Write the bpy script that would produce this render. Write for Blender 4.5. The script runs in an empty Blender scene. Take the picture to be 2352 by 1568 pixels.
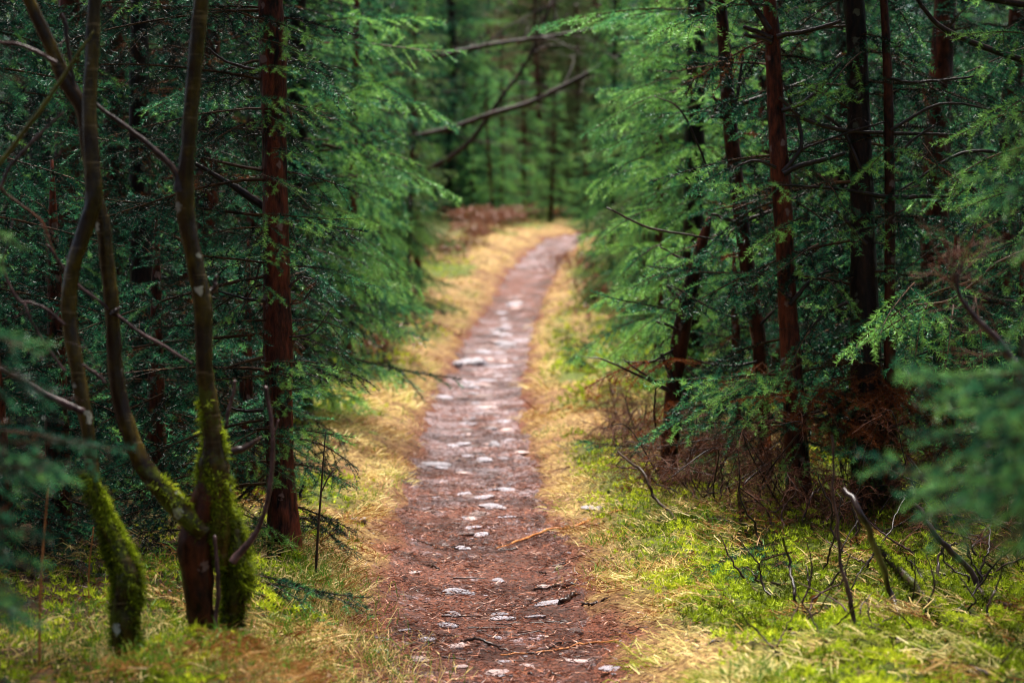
import bpy, math
import numpy as np
from mathutils import Vector

R_ = math.radians
S = bpy.context.scene
COL = S.collection

# ------------------------------------------------------------------ camera
FPX = 4573.0            # focal length in the pixels of a 2352 x 1568 picture
EYE = np.array([0.0, 0.0, 1.40])
PITCH = math.atan(164 / FPX)
cam_d = bpy.data.cameras.new('camera')
cam = bpy.data.objects.new('camera', cam_d)
COL.objects.link(cam)
S.camera = cam
cam.location = EYE
cam.rotation_euler = (math.pi / 2 - PITCH, 0, 0)
cam_d.sensor_width = 36
cam_d.lens = 36 * FPX / 2352
cam_d.clip_start = 0.05
cam_d.clip_end = 1000
cam_d.dof.use_dof = True
cam_d.dof.focus_distance = 9.0
cam_d.dof.aperture_fstop = 2.3

# ------------------------------------------------------------------ world, sun, exposure
SUN_EL, SUN_AZ = R_(78), R_(0)     # azimuth from +Y (view direction) towards +X
w = bpy.data.worlds.new('World')
S.world = w
w.use_nodes = True
nt = w.node_tree
bg = nt.nodes['Background']
sky = nt.nodes.new('ShaderNodeTexSky')
sky.sky_type = 'NISHITA'
sky.sun_disc = False
sky.sun_elevation = SUN_EL
sky.sun_rotation = SUN_AZ
sky.dust_density = 5.0
sky.air_density = 0.7
sky.ozone_density = 1.0
nt.links.new(sky.outputs[0], bg.inputs[0])
bg.inputs[1].default_value = 0.05
sun_d = bpy.data.lights.new('sun', 'SUN')
sun_d.energy = 3.7
sun_d.angle = R_(34)
sun_d.color = (1.0, 0.95, 0.88)
sun = bpy.data.objects.new('sun', sun_d)
COL.objects.link(sun)
sun.location = (0, 0, 30)
_d = Vector((math.sin(SUN_AZ) * math.cos(SUN_EL), math.cos(SUN_AZ) * math.cos(SUN_EL), math.sin(SUN_EL)))
sun.rotation_euler = _d.to_track_quat('Z', 'Y').to_euler()
S.view_settings.view_transform = 'Standard'
S.view_settings.look = 'None'
S.view_settings.exposure = 2.2
S.view_settings.gamma = 1
S.cycles.max_bounces = 5
S.cycles.diffuse_bounces = 3
S.cycles.glossy_bounces = 2
S.cycles.transmission_bounces = 4
S.cycles.transparent_max_bounces = 4
S.cycles.use_denoising = True
S.cycles.filter_width = 1.05
S.cycles.use_adaptive_sampling = False
S.cycles.sample_clamp_indirect = 4

# ------------------------------------------------------------------ numeric helpers
rng = np.random.default_rng(7)


def nrm(v):
    return v / np.maximum(np.linalg.norm(v, axis=-1, keepdims=True), 1e-9)


def sstep(a, b, x):
    t = np.clip((x - a) / (b - a), 0, 1)
    return t * t * (3 - 2 * t)


_tab = np.random.default_rng(3).random((256, 256))


def vnoise(x, y):
    xi, yi = np.floor(x).astype(int), np.floor(y).astype(int)
    fx, fy = x - xi, y - yi
    fx, fy = fx * fx * (3 - 2 * fx), fy * fy * (3 - 2 * fy)
    a = _tab[xi % 256, yi % 256]; b = _tab[(xi + 1) % 256, yi % 256]
    c = _tab[xi % 256, (yi + 1) % 256]; d = _tab[(xi + 1) % 256, (yi + 1) % 256]
    return (a * (1 - fx) + b * fx) * (1 - fy) + (c * (1 - fx) + d * fx) * fy


def fbm(x, y, f=1.0, octv=4, off=0.0):
    x = np.asarray(x, float); y = np.asarray(y, float)
    s, amp, tot = 0, 1.0, 0
    for o in range(octv):
        s = s + amp * vnoise(x * f + off + 17.3 * o, y * f + off * 1.7 + 9.1 * o)
        tot += amp; amp *= 0.5; f *= 2.03
    return s / tot            # 0..1, mean 0.5


# ------------------------------------------------------------------ the lie of the land
_dd = np.linspace(-30, 300, 3301)
_zc = np.interp(_dd, [-30, 6, 9.5, 15, 22, 26, 30, 42, 50, 80, 300], [0, 0, 0.0, .15, .39, .60, .875, 2.05, 2.45, 3.2, 12])
_k = np.hanning(31); _k /= _k.sum()
_zc = np.convolve(np.pad(_zc, 15, mode='edge'), _k, 'valid')
_xc = np.interp(_dd, [-30, 5, 6.75, 8.2, 9.4, 11, 13, 15, 18.5, 22, 26, 30, 34, 38, 42, 55, 300],
                [0.0, -.05, -.07, -.08, -.12, -.22, -.26, -.27, -.31, -.22, -.15, .06, .29, .61, 1.14, 4.2, 60])
_xc = np.convolve(np.pad(_xc, 15, mode='edge'), _k, 'valid')


def path_x(d):
    return np.interp(d, _dd, _xc)


def land(x, d, sunk=False):
    x = np.asarray(x, float); d = np.asarray(d, float)
    s = x - path_x(d); a = np.abs(s)
    edge = 0.36 + 0.10 * (fbm(d, s * 0 + 3, 0.9, 2) - .5)
    z = np.interp(d, _dd, _zc)
    rise = np.where(s < 0, 0.17, 0.13)
    z = z + rise * sstep(edge - .1, edge + .55, a) + 0.035 * np.clip(a - 1, 0, 8)
    z = z - 0.03 * (1 - np.clip(a / .5, 0, 1) ** 2)
    lump = sstep(.35, .9, a)
    z = z + lump * (0.15 * (fbm(x, d, 1.6, 3, 5) - .5) + 0.10 * (fbm(x, d, 5, 3, 9) - .5))
    z = z + (1 - lump) * 0.03 * (fbm(x, d, 3.0, 3, 1) - .5)
    if sunk:
        z = z - 0.035 * (1 - sstep(.30, .46, a))
    return z


def zones(x, d):
    """path, moss and forest-floor share of the ground at a place; floor also stands for shade at near left"""
    s = x - path_x(d); a = np.abs(s)
    n1 = fbm(x, d, 2.2, 4, 31) * .8 + .1 + .2 * (fbm(x, d, 9, 2, 37) - .5); n2 = fbm(x, d, 0.8, 3, 57); n3 = fbm(x, d, 5.0, 2, 71)
    p = 1 - sstep(.34, .56, a + (n1 - .5) * .5 + .03 * sstep(8.5, 12, d) - .04)
    m = sstep(.53, .63, n2 * .55 + n1 * .45 + .10 * sstep(.7, 1.5, a) + .05 * (s > 0) + .22 * sstep(.55, 1.0, s) * (d < 12) + .03 * (d > 13)) * sstep(.5, .85, a)
    fl = np.maximum(sstep(1.7, 2.6, a + (n2 - .5) * 1.2 - .35 * (s > 0)), .75 * sstep(.9, 1.4, -s + (n1 - .5)) * (d < 14)) * (1 - .5 * m)  # needle floor under the trees, plus a dark shade bias on the left
    dk = sstep(.85, 1.25, -s + (n1 - .5) * .5) * (d < 10)  # near-left ground darkened to paint in its shade
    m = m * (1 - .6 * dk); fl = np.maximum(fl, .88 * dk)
    return p, m, fl, n3


# ------------------------------------------------------------------ picture point -> place
def ray(X, Y):
    c0, c2 = (X - 1176) / FPX, -(Y - 784) / FPX
    y = math.cos(PITCH) + c2 * math.sin(PITCH)
    z = -math.sin(PITCH) + c2 * math.cos(PITCH)
    return np.array([c0 / y, 1.0, z / y])


def at(X, Y, d):
    return EYE + ray(X, Y) * d


def on_ground(X, Y):
    r = ray(X, Y)
    ds = np.arange(4, 110, .02)
    h = EYE[2] + r[2] * ds - land(r[0] * ds, ds)
    k = np.argmax(h < 0)
    d = ds[k]
    return np.array([r[0] * d, d, float(land(r[0] * d, d))])


# ------------------------------------------------------------------ materials
def mat(name):
    m = bpy.data.materials.new(name)
    m.use_nodes = True
    t = m.node_tree
    b = t.nodes['Principled BSDF']
    return m, t, b


def N(t, kind, **kw):
    n = t.nodes.new(kind)
    for k, v in kw.items():
        setattr(n, k, v)
    return n


def ramp(t, stops, src=None):
    n = N(t, 'ShaderNodeValToRGB')
    e = n.color_ramp.elements
    while len(e) < len(stops):
        e.new(0.5)
    for q, (p, c) in zip(e, stops):
        q.position = p
        q.color = (*c, 1)
    if src is not None:
        t.links.new(src, n.inputs[0])
    return n


def noise(t, scale, detail=4, rough=.6, vec=None, stretch=None):
    n = N(t, 'ShaderNodeTexNoise')
    n.inputs['Scale'].default_value = scale
    n.inputs['Detail'].default_value = detail
    n.inputs['Roughness'].default_value = rough
    if vec is None:
        vec = N(t, 'ShaderNodeTexCoord').outputs['Object']
    if stretch:
        mp = N(t, 'ShaderNodeMapping')
        mp.inputs['Scale'].default_value = stretch
        t.links.new(vec, mp.inputs[0]); vec = mp.outputs[0]
    t.links.new(vec, n.inputs['Vector'])
    return n


def mixc(t, f, a, b, mode='MIX'):
    n = N(t, 'ShaderNodeMix', data_type='RGBA', blend_type=mode)
    for s, i in ((f, 0), (a, 6), (b, 7)):
        if isinstance(s, (int, float)):
            n.inputs[i].default_value = s
        elif isinstance(s, tuple):
            n.inputs[i].default_value = (*s, 1)
        else:
            t.links.new(s, n.inputs[i])
    return n.outputs[2]


def math_(t, op, a, b=0.0):
    n = N(t, 'ShaderNodeMath', operation=op)
    for i, s in enumerate((a, b)):
        if isinstance(s, (int, float)):
            n.inputs[i].default_value = s
        else:
            t.links.new(s, n.inputs[i])
    return n.outputs[0]


def attr(t, name):
    return N(t, 'ShaderNodeAttribute', attribute_name=name).outputs['Fac']


def bump(t, b, h, strength, dist):
    n = N(t, 'ShaderNodeBump')
    n.inputs['Strength'].default_value = strength
    n.inputs['Distance'].default_value = dist
    t.links.new(h, n.inputs['Height'])
    t.links.new(n.outputs[0], b.inputs['Normal'])


def leafy(name, stops, rough=.35, spec=.5, trans=.3):
    """thin growing things: colour from the 'age' value each blade carries"""
    m, t, b = mat(name)
    oi = N(t, 'ShaderNodeObjectInfo')
    n = noise(t, 2.3, 2)
    a = math_(t, 'ADD', attr(t, 'age'), math_(t, 'MULTIPLY', math_(t, 'SUBTRACT', n.outputs[0], .5), .45))
    a = math_(t, 'ADD', a, math_(t, 'MULTIPLY', math_(t, 'SUBTRACT', oi.outputs['Random'], .5), .18))
    c = ramp(t, stops, a).outputs[0]
    t.links.new(c, b.inputs['Base Color'])
    b.inputs['Roughness'].default_value = rough
    b.inputs['Specular IOR Level'].default_value = spec
    tr = N(t, 'ShaderNodeBsdfTranslucent')
    t.links.new(c, tr.inputs[0])
    mx = N(t, 'ShaderNodeMixShader')
    mx.inputs[0].default_value = trans
    t.links.new(b.outputs[0], mx.inputs[1])
    t.links.new(tr.outputs[0], mx.inputs[2])
    t.links.new(mx.outputs[0], t.nodes['Material Output'].inputs[0])
    return m


M = {}
# age: <0.08 dead rust brown, then green with crown shade and tip light painted in, new growth included
M['needles'] = leafy('spruce_needles', [(0.0, (.20, .055, .015)), (.05, (.14, .05, .015)), (.11, (.0015, .007, .006)), (.40, (.0025, .017, .012)),
                                        (.62, (.012, .085, .050)), (.82, (.055, .25, .105)), (1.0, (.26, .52, .11))], rough=.20, spec=.11, trans=.20)
M['needles_far'] = leafy('needles_of_far_wood', [(0.0, (.24, .135, .095)), (.06, (.17, .095, .065)), (.12, (.030, .052, .028)), (.5, (.075, .125, .050)),
                                                 (1.0, (.12, .20, .05))], rough=.5, spec=.1)  # far needles lightened and browned in place of haze
M['grass'] = leafy('grass_blades', [(0.0, (.14, .040, .010)), (.13, (.32, .17, .05)), (.32, (.58, .41, .14)), (.52, (.78, .64, .30)), (.60, (.28, .30, .03)), (.70, (.10, .17, .018)),
                                    (1.0, (.06, .18, .012))], rough=.4, spec=.12)
M['moss'] = leafy('moss_shoots', [(0.0, (.025, .032, .004)), (.33, (.15, .20, .008)), (.62, (.34, .45, .015)), (1.0, (.62, .66, .04))], rough=.5, spec=.1)
M['litter'] = leafy('fallen_needles', [(0.0, (.010, .004, .003)), (.35, (.07, .019, .009)), (.6, (.19, .055, .024)), (.82, (.42, .18, .10)), (1.0, (.66, .47, .38))],
                    rough=.35, spec=.2, trans=.05)
M['dead_leaf'] = leafy('dead_leaf', [(0, (.10, .03, .015)), (1, (.30, .10, .03))], rough=.4, trans=.1)


def bark(name, dark, light, stretch, lichen=None, lich_at=.68, moss=False, rough=.45, bumpd=.006, spec=.12, rings=False):
    m, t, b = mat(name)
    n1 = noise(t, 14, 6, .65, stretch=stretch)
    n2 = noise(t, 60, 4, .6, stretch=stretch)
    h = math_(t, 'ADD', math_(t, 'MULTIPLY', n1.outputs[0], .65), math_(t, 'MULTIPLY', n2.outputs[0], .35))
    c = ramp(t, [(.40, dark), (.50, tuple(.6 * p + .4 * q for p, q in zip(dark, light))), (.60, light)], h).outputs[0]
    if lichen:
        vo = N(t, 'ShaderNodeTexVoronoi')
        vo.inputs['Scale'].default_value = 13
        t.links.new(N(t, 'ShaderNodeTexCoord').outputs['Object'], vo.inputs['Vector'])
        n3 = noise(t, 40, 3, .6)
        dd = math_(t, 'ADD', vo.outputs['Distance'], math_(t, 'MULTIPLY', math_(t, 'SUBTRACT', n3.outputs[0], .5), .7))
        sp = N(t, 'ShaderNodeSeparateColor'); t.links.new(vo.outputs['Color'], sp.inputs[0])
        f = math_(t, 'MULTIPLY', ramp(t, [(.20, (1, 1, 1)), (.26, (0, 0, 0))], dd).outputs[0], math_(t, 'GREATER_THAN', sp.outputs[0], lich_at))
        c = mixc(t, f, c, lichen)
    if rings:                                     # pale lenticels and dark bands across the stem
        nr = noise(t, 16, 3, .6, stretch=(.5, .5, 5))
        c = mixc(t, ramp(t, [(.60, (0, 0, 0)), (.66, (.55, .55, .55))], nr.outputs[0]).outputs[0], c, (.16, .12, .06))
        nb = noise(t, 3.5, 3, .6)
        c = mixc(t, ramp(t, [(.50, (0, 0, 0)), (.62, (.85, .85, .85))], nb.outputs[0]).outputs[0], c, (.012, .006, .004))
    if moss:
        n4 = noise(t, 13, 5, .65)
        f = math_(t, 'MULTIPLY', attr(t, 'mossy'), n4.outputs[0])
        f = ramp(t, [(.46, (0, 0, 0)), (.56, (1, 1, 1))], f).outputs[0]
        c = mixc(t, f, c, (.045, .055, .006))
    t.links.new(c, b.inputs['Base Color'])
    b.inputs['Roughness'].default_value = rough
    b.inputs['Specular IOR Level'].default_value = spec
    bump(t, b, h, 1.0, bumpd)
    return m


M['bark_red'] = bark('red_spruce_bark', (.004, .0014, .001), (.14, .032, .014), (1, 1, .28), (.17, .10, .09), .62, rough=.42, bumpd=.014)
M['bark_dark'] = bark('dark_spruce_bark', (.004, .003, .0025), (.032, .014, .009), (1, 1, .3), (.07, .07, .05), .7, moss=True, rough=.45, bumpd=.012)
M['bark_sapling'] = bark('sapling_bark', (.006, .0025, .0016), (.075, .020, .008), (1, 1, .5), (.12, .08, .07), .7, moss=True, rough=.38, bumpd=.004)
M['bark_olive'] = bark('smooth_olive_bark', (.010, .006, .001), (.066, .045, .004), (1, 1, .5), (.30, .31, .25), .62, moss=True, rough=.27, bumpd=.006, spec=.2, rings=True)
M['dead_wood'] = bark('wet_dead_wood', (.008, .005, .0045), (.045, .026, .021), (1, 1, 1), None, rough=.28, bumpd=.003, spec=.22)
M['dead_twig'] = bark('brown_dead_twigs', (.03, .011, .006), (.16, .06, .033), (1, 1, 1), None, rough=.4, bumpd=.002)
M['pale_wood'] = bark('pale_purplish_wood', (.02, .011, .011), (.10, .058, .055), (1, 1, 1), None, rough=.3, bumpd=.002)
M['orange_wood'] = bark('orange_stick', (.20, .07, .02), (.45, .18, .06), (1, 1, 1), None, rough=.4, bumpd=.002)
M['green_stem'] = bark('green_young_stem', (.03, .028, .004), (.08, .075, .01), (1, 1, .5), None, rough=.4, bumpd=.002)
M['log'] = bark('mossy_stick', (.012, .008, .005), (.06, .036, .024), (1, 1, 1), None, moss=True, rough=.4, bumpd=.006)
M['twig'] = bark('spruce_twig', (.03, .014, .008), (.12, .06, .03), (1, 1, 1), None, rough=.4, bumpd=.001)

m, t, b = mat('water')
b.inputs['Base Color'].default_value = (1, 1, 1, 1)
b.inputs['Roughness'].default_value = 0.02
b.inputs['IOR'].default_value = 1.33
b.inputs['Transmission Weight'].default_value = 1.0
M['water'] = m


def stone_mat(name, lo, hi):
    m, t, b = mat(name)
    oi = N(t, 'ShaderNodeObjectInfo')
    n1 = noise(t, 9, 5, .65); n2 = noise(t, 45, 4, .6)
    c = ramp(t, [(.30, lo), (.62, hi)], n1.outputs[0]).outputs[0]
    f = ramp(t, [(.50, (0, 0, 0)), (.57, (1, 1, 1))], n2.outputs[0]).outputs[0]
    c = mixc(t, math_(t, 'MULTIPLY', f, .85), c, (.12, .045, .03))
    v = math_(t, 'ADD', .72, math_(t, 'MULTIPLY', oi.outputs['Random'], .5))
    hs = N(t, 'ShaderNodeHueSaturation')
    t.links.new(v, hs.inputs['Value']); t.links.new(c, hs.inputs['Color'])
    t.links.new(hs.outputs[0], b.inputs['Base Color'])
    b.inputs['Roughness'].default_value = .38
    bump(t, b, n2.outputs[0], .6, .01)
    return m


M['stone'] = stone_mat('pale_stone', (.10, .098, .115), (.43, .42, .48))
M['stone_pink'] = stone_mat('pinkish_stone', (.30, .21, .20), (.58, .44, .42))
M['stone_dark'] = stone_mat('dark_stone', (.04, .03, .03), (.13, .09, .08))
M['stone_tan'] = stone_mat('tan_stone', (.22, .15, .09), (.45, .34, .22))

m, t, b = mat('ground_soil')
n1 = noise(t, 6, 6, .7); n2 = noise(t, 38, 5, .7); n3 = noise(t, 120, 3, .7)
straw = ramp(t, [(.36, (.05, .022, .008)), (.50, (.20, .115, .038)), (.66, (.46, .33, .12))], n2.outputs[0]).outputs[0]
mossc = ramp(t, [(.36, (.018, .022, .004)), (.52, (.06, .08, .008)), (.68, (.16, .20, .015))], n2.outputs[0]).outputs[0]
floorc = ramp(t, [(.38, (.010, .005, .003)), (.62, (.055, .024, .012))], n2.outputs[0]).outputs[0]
drift = ramp(t, [(.47, (0, 0, 0)), (.60, (1, 1, 1))], noise(t, 2.6, 5, .65).outputs[0]).outputs[0]
brn = ramp(t, [(.40, (.022, .009, .004)), (.60, (.16, .065, .028))], n2.outputs[0]).outputs[0]
straw = mixc(t, math_(t, 'MULTIPLY', drift, .8), straw, brn)
c = mixc(t, attr(t, 'moss'), straw, mossc)
c = mixc(t, attr(t, 'floor'), c, floorc)  # floor colour also paints the shade on the near-left ground
redc = ramp(t, [(.40, (.012, .004, .0025)), (.50, (.075, .021, .011)), (.60, (.22, .075, .042))], n3.outputs[0]).outputs[0]
c = mixc(t, attr(t, 'path'), c, redc)
t.links.new(c, b.inputs['Base Color'])
b.inputs['Roughness'].default_value = .5
b.inputs['Specular IOR Level'].default_value = .12
bump(t, b, n2.outputs[0], .8, .03)
M['ground'] = m

m, t, b = mat('path_soil')
n1 = noise(t, 3.2, 5, .65); n2 = noise(t, 70, 5, .75); n3 = noise(t, 24, 5, .75, stretch=(1, .7, 1))
red = ramp(t, [(.40, (.012, .004, .0025)), (.50, (.075, .021, .011)), (.60, (.22, .075, .042))], n2.outputs[0]).outputs[0]
grit = ramp(t, [(.40, (.04, .018, .015)), (.5, (.17, .11, .11)), (.60, (.48, .42, .46))], n2.outputs[0]).outputs[0]  # pale grit, with the grey-white wet sheen put into its colour
f = math_(t, 'ADD', math_(t, 'MULTIPLY', n1.outputs[0], .42), math_(t, 'MULTIPLY', n3.outputs[0], .58))
f = math_(t, 'ADD', f, math_(t, 'MULTIPLY', attr(t, 'grit'), .115))
f = ramp(t, [(.55, (0, 0, 0)), (.63, (1, 1, 1))], f).outputs[0]
damp = ramp(t, [(.46, (1, 1, 1)), (.58, (.42, .40, .40))], noise(t, 2.1, 4, .6).outputs[0]).outputs[0]
t.links.new(mixc(t, 1.0, mixc(t, f, red, grit), damp, 'MULTIPLY'), b.inputs['Base Color'])
b.inputs['Roughness'].default_value = .36
b.inputs['Specular IOR Level'].default_value = .22
bump(t, b, n2.outputs[0], .8, .02)
M['path'] = m


# ------------------------------------------------------------------ mesh building
def make_mesh(name, V, F3=None, F4=None, mats=(), m3=None, m4=None, smooth=False, attrs=None):
    me = bpy.data.meshes.new(name)
    V = np.asarray(V, np.float32)
    F3 = np.zeros((0, 3), np.int32) if F3 is None else np.asarray(F3, np.int32)
    F4 = np.zeros((0, 4), np.int32) if F4 is None else np.asarray(F4, np.int32)
    me.vertices.add(len(V)); me.vertices.foreach_set('co', V.ravel())
    me.loops.add(F3.size + F4.size)
    me.loops.foreach_set('vertex_index', np.concatenate([F3.ravel(), F4.ravel()]).astype(np.int32))
    nf = len(F3) + len(F4)
    me.polygons.add(nf)
    st = np.concatenate([np.arange(len(F3)) * 3, F3.size + np.arange(len(F4)) * 4]).astype(np.int32)
    me.polygons.foreach_set('loop_start', st)
    for mm in mats:
        me.materials.append(M[mm])
    mi = np.concatenate([np.zeros(len(F3), np.int32) if m3 is None else m3, np.zeros(len(F4), np.int32) if m4 is None else m4]).astype(np.int32)
    me.polygons.foreach_set('material_index', mi)
    sm = smooth if isinstance(smooth, np.ndarray) else np.full(nf, bool(smooth))
    me.polygons.foreach_set('use_smooth', sm)
    for k, v in (attrs or {}).items():
        a = me.attributes.new(k, 'FLOAT', 'POINT')
        a.data.foreach_set('value', np.asarray(v, np.float32))
    me.update(calc_edges=True)
    return me


class Mesh:
    """collects tubes and blades into one mesh"""
    def __init__(s):
        s.V, s.A, s.F3, s.F4, s.m3, s.m4, s.n = [], [], [], [], [], [], 0

    def add(s, V, F3=None, F4=None, a=0.0, m=0):
        V = np.asarray(V, float)
        s.V.append(V); s.A.append(np.broadcast_to(np.asarray(a, float), (len(V),)))
        if F3 is not None and len(F3):
            s.F3.append(np.asarray(F3) + s.n); s.m3.append(np.full(len(F3), m))
        if F4 is not None and len(F4):
            s.F4.append(np.asarray(F4) + s.n); s.m4.append(np.full(len(F4), m))
        s.n += len(V)
        return s

    def arrays(s):
        c = lambda l, sh: np.concatenate(l) if l else np.zeros(sh)
        return c(s.V, (0, 3)), c(s.A, 0), c(s.F3, (0, 3)).astype(int), c(s.F4, (0, 4)).astype(int), c(s.m3, 0), c(s.m4, 0)

    def build(s, name, mats, parent=None, base=None, attr_name='age', smooth_quads=True):
        V, A, F3, F4, m3, m4 = s.arrays()
        if base is not None:
            V = V - np.asarray(base)
        me = make_mesh(name, V, F3, F4, mats, m3, m4, np.concatenate([np.zeros(len(F3), bool), np.full(len(F4), smooth_quads)]), {attr_name: A})
        return link(name, me, parent)


def link(name, me, parent=None):
    o = bpy.data.objects.new(name, me)
    COL.objects.link(o)
    if parent is not None:
        o.parent = parent
    return o


def tag(o, label=None, cat=None, group=None, kind=None):
    for k, v in (('label', label), ('category', cat), ('group', group), ('kind', kind)):
        if v:
            o[k] = v
    return o


def thing(name, label, cat, loc, group=None):
    o = bpy.data.objects.new(name, None)
    COL.objects.link(o)
    o.location = [float(q) for q in loc]
    o.empty_display_size = .2
    return tag(o, label, cat, group)


def copy_tree(root):
    r = root.copy(); COL.objects.link(r)
    for ch in root.children:
        c = ch.copy(); COL.objects.link(c); c.parent = r
    return r


def curve(P, n):
    """Catmull-Rom through P (rows of any width), n samples"""
    P = np.asarray(P, float)
    if len(P) == 2:
        return P[0] + (P[1] - P[0]) * np.linspace(0, 1, n)[:, None]
    Q = np.vstack([2 * P[0] - P[1], P, 2 * P[-1] - P[-2]])
    u = np.linspace(0, len(P) - 1 - 1e-6, n); i = u.astype(int); f = (u - i)[:, None]
    a, b, c, d = Q[i], Q[i + 1], Q[i + 2], Q[i + 3]
    return .5 * (2 * b + (c - a) * f + (2 * a - 5 * b + 4 * c - d) * f ** 2 + (3 * b - a - 3 * c + d) * f ** 3)


def tube(P, r, n=8, rough=0.0, rg=None, cap=True):
    P = np.asarray(P, float); r = np.broadcast_to(np.asarray(r, float), (len(P),))
    T = nrm(np.gradient(P, axis=0))
    ref = np.array([0.31, .95, .02]) if abs(T[0, 2]) > .5 else np.array([0.05, .03, 1.0])
    U = nrm(ref - (T @ ref)[:, None] * T); W = np.cross(T, U)
    a = np.arange(n) * 2 * math.pi / n
    rr = r[:, None] * np.ones(n)
    if rough:
        rg = rg or rng
        ln = np.concatenate([[0], np.cumsum(np.linalg.norm(np.diff(P, axis=0), axis=1))])
        k = 1.0 / max(float(r.max()), 1e-3)
        o = rg.random() * 50
        rr = rr * (1 + rough * 2.2 * (fbm(np.cos(a)[None, :] * 1.6 + ln[:, None] * 0 + o, ln[:, None] * k * .7 + np.sin(a)[None, :] * 1.6, 1, 3) - .5)
                   + rough * .8 * (rg.random((len(P), n)) - .5))
    V = P[:, None, :] + rr[..., None] * (np.cos(a)[None, :, None] * U[:, None, :] + np.sin(a)[None, :, None] * W[:, None, :])
    V = V.reshape(-1, 3)
    i = np.arange(len(P) - 1)[:, None] * n; j = np.arange(n)[None, :]; k = (j + 1) % n
    F4 = np.stack(np.broadcast_arrays(i + j, i + k, i + n + k, i + n + j), -1).reshape(-1, 4)
    F3 = None
    if cap:
        V = np.vstack([V, P[-1:] + T[-1:] * r[-1] * .5])
        q = (len(P) - 1) * n
        F3 = np.stack([q + np.arange(n), q + (np.arange(n) + 1) % n, np.full(n, len(V) - 1)], -1)
    return V, F3, F4


def blades(P, D, L, W, bend=None, rg=rng, segs=1):
    """thin blades from P along D; segs=1 a single triangle, segs=2 a bent one"""
    D = nrm(D); n = len(P)
    side = nrm(np.cross(D, nrm(rg.normal(size=(n, 3)))))
    L = np.broadcast_to(L, (n,))[:, None]; W = np.broadcast_to(W, (n,))[:, None]
    if segs == 1:
        V = np.stack([P - side * W / 2, P + side * W / 2, P + D * L], 1).reshape(-1, 3)
        return V, np.arange(3 * n).reshape(-1, 3)
    mid = P + D * L * .55
    tip = mid + nrm(D + bend) * L * .45
    V = np.stack([P - side * W / 2, P + side * W / 2, mid - side * W * .38, mid + side * W * .38, tip], 1).reshape(-1, 3)
    o = np.arange(n)[:, None] * 5
    F = np.concatenate([o + [[0, 1, 3]], o + [[0, 3, 2]], o + [[2, 3, 4]]])
    return V, F


# ------------------------------------------------------------------ spruce sprays
def rot(v, ax, ang):
    ax = ax / np.linalg.norm(ax)
    return v * math.cos(ang) + np.cross(ax, v) * math.sin(ang) + ax * np.dot(ax, v) * (1 - math.cos(ang))


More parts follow.
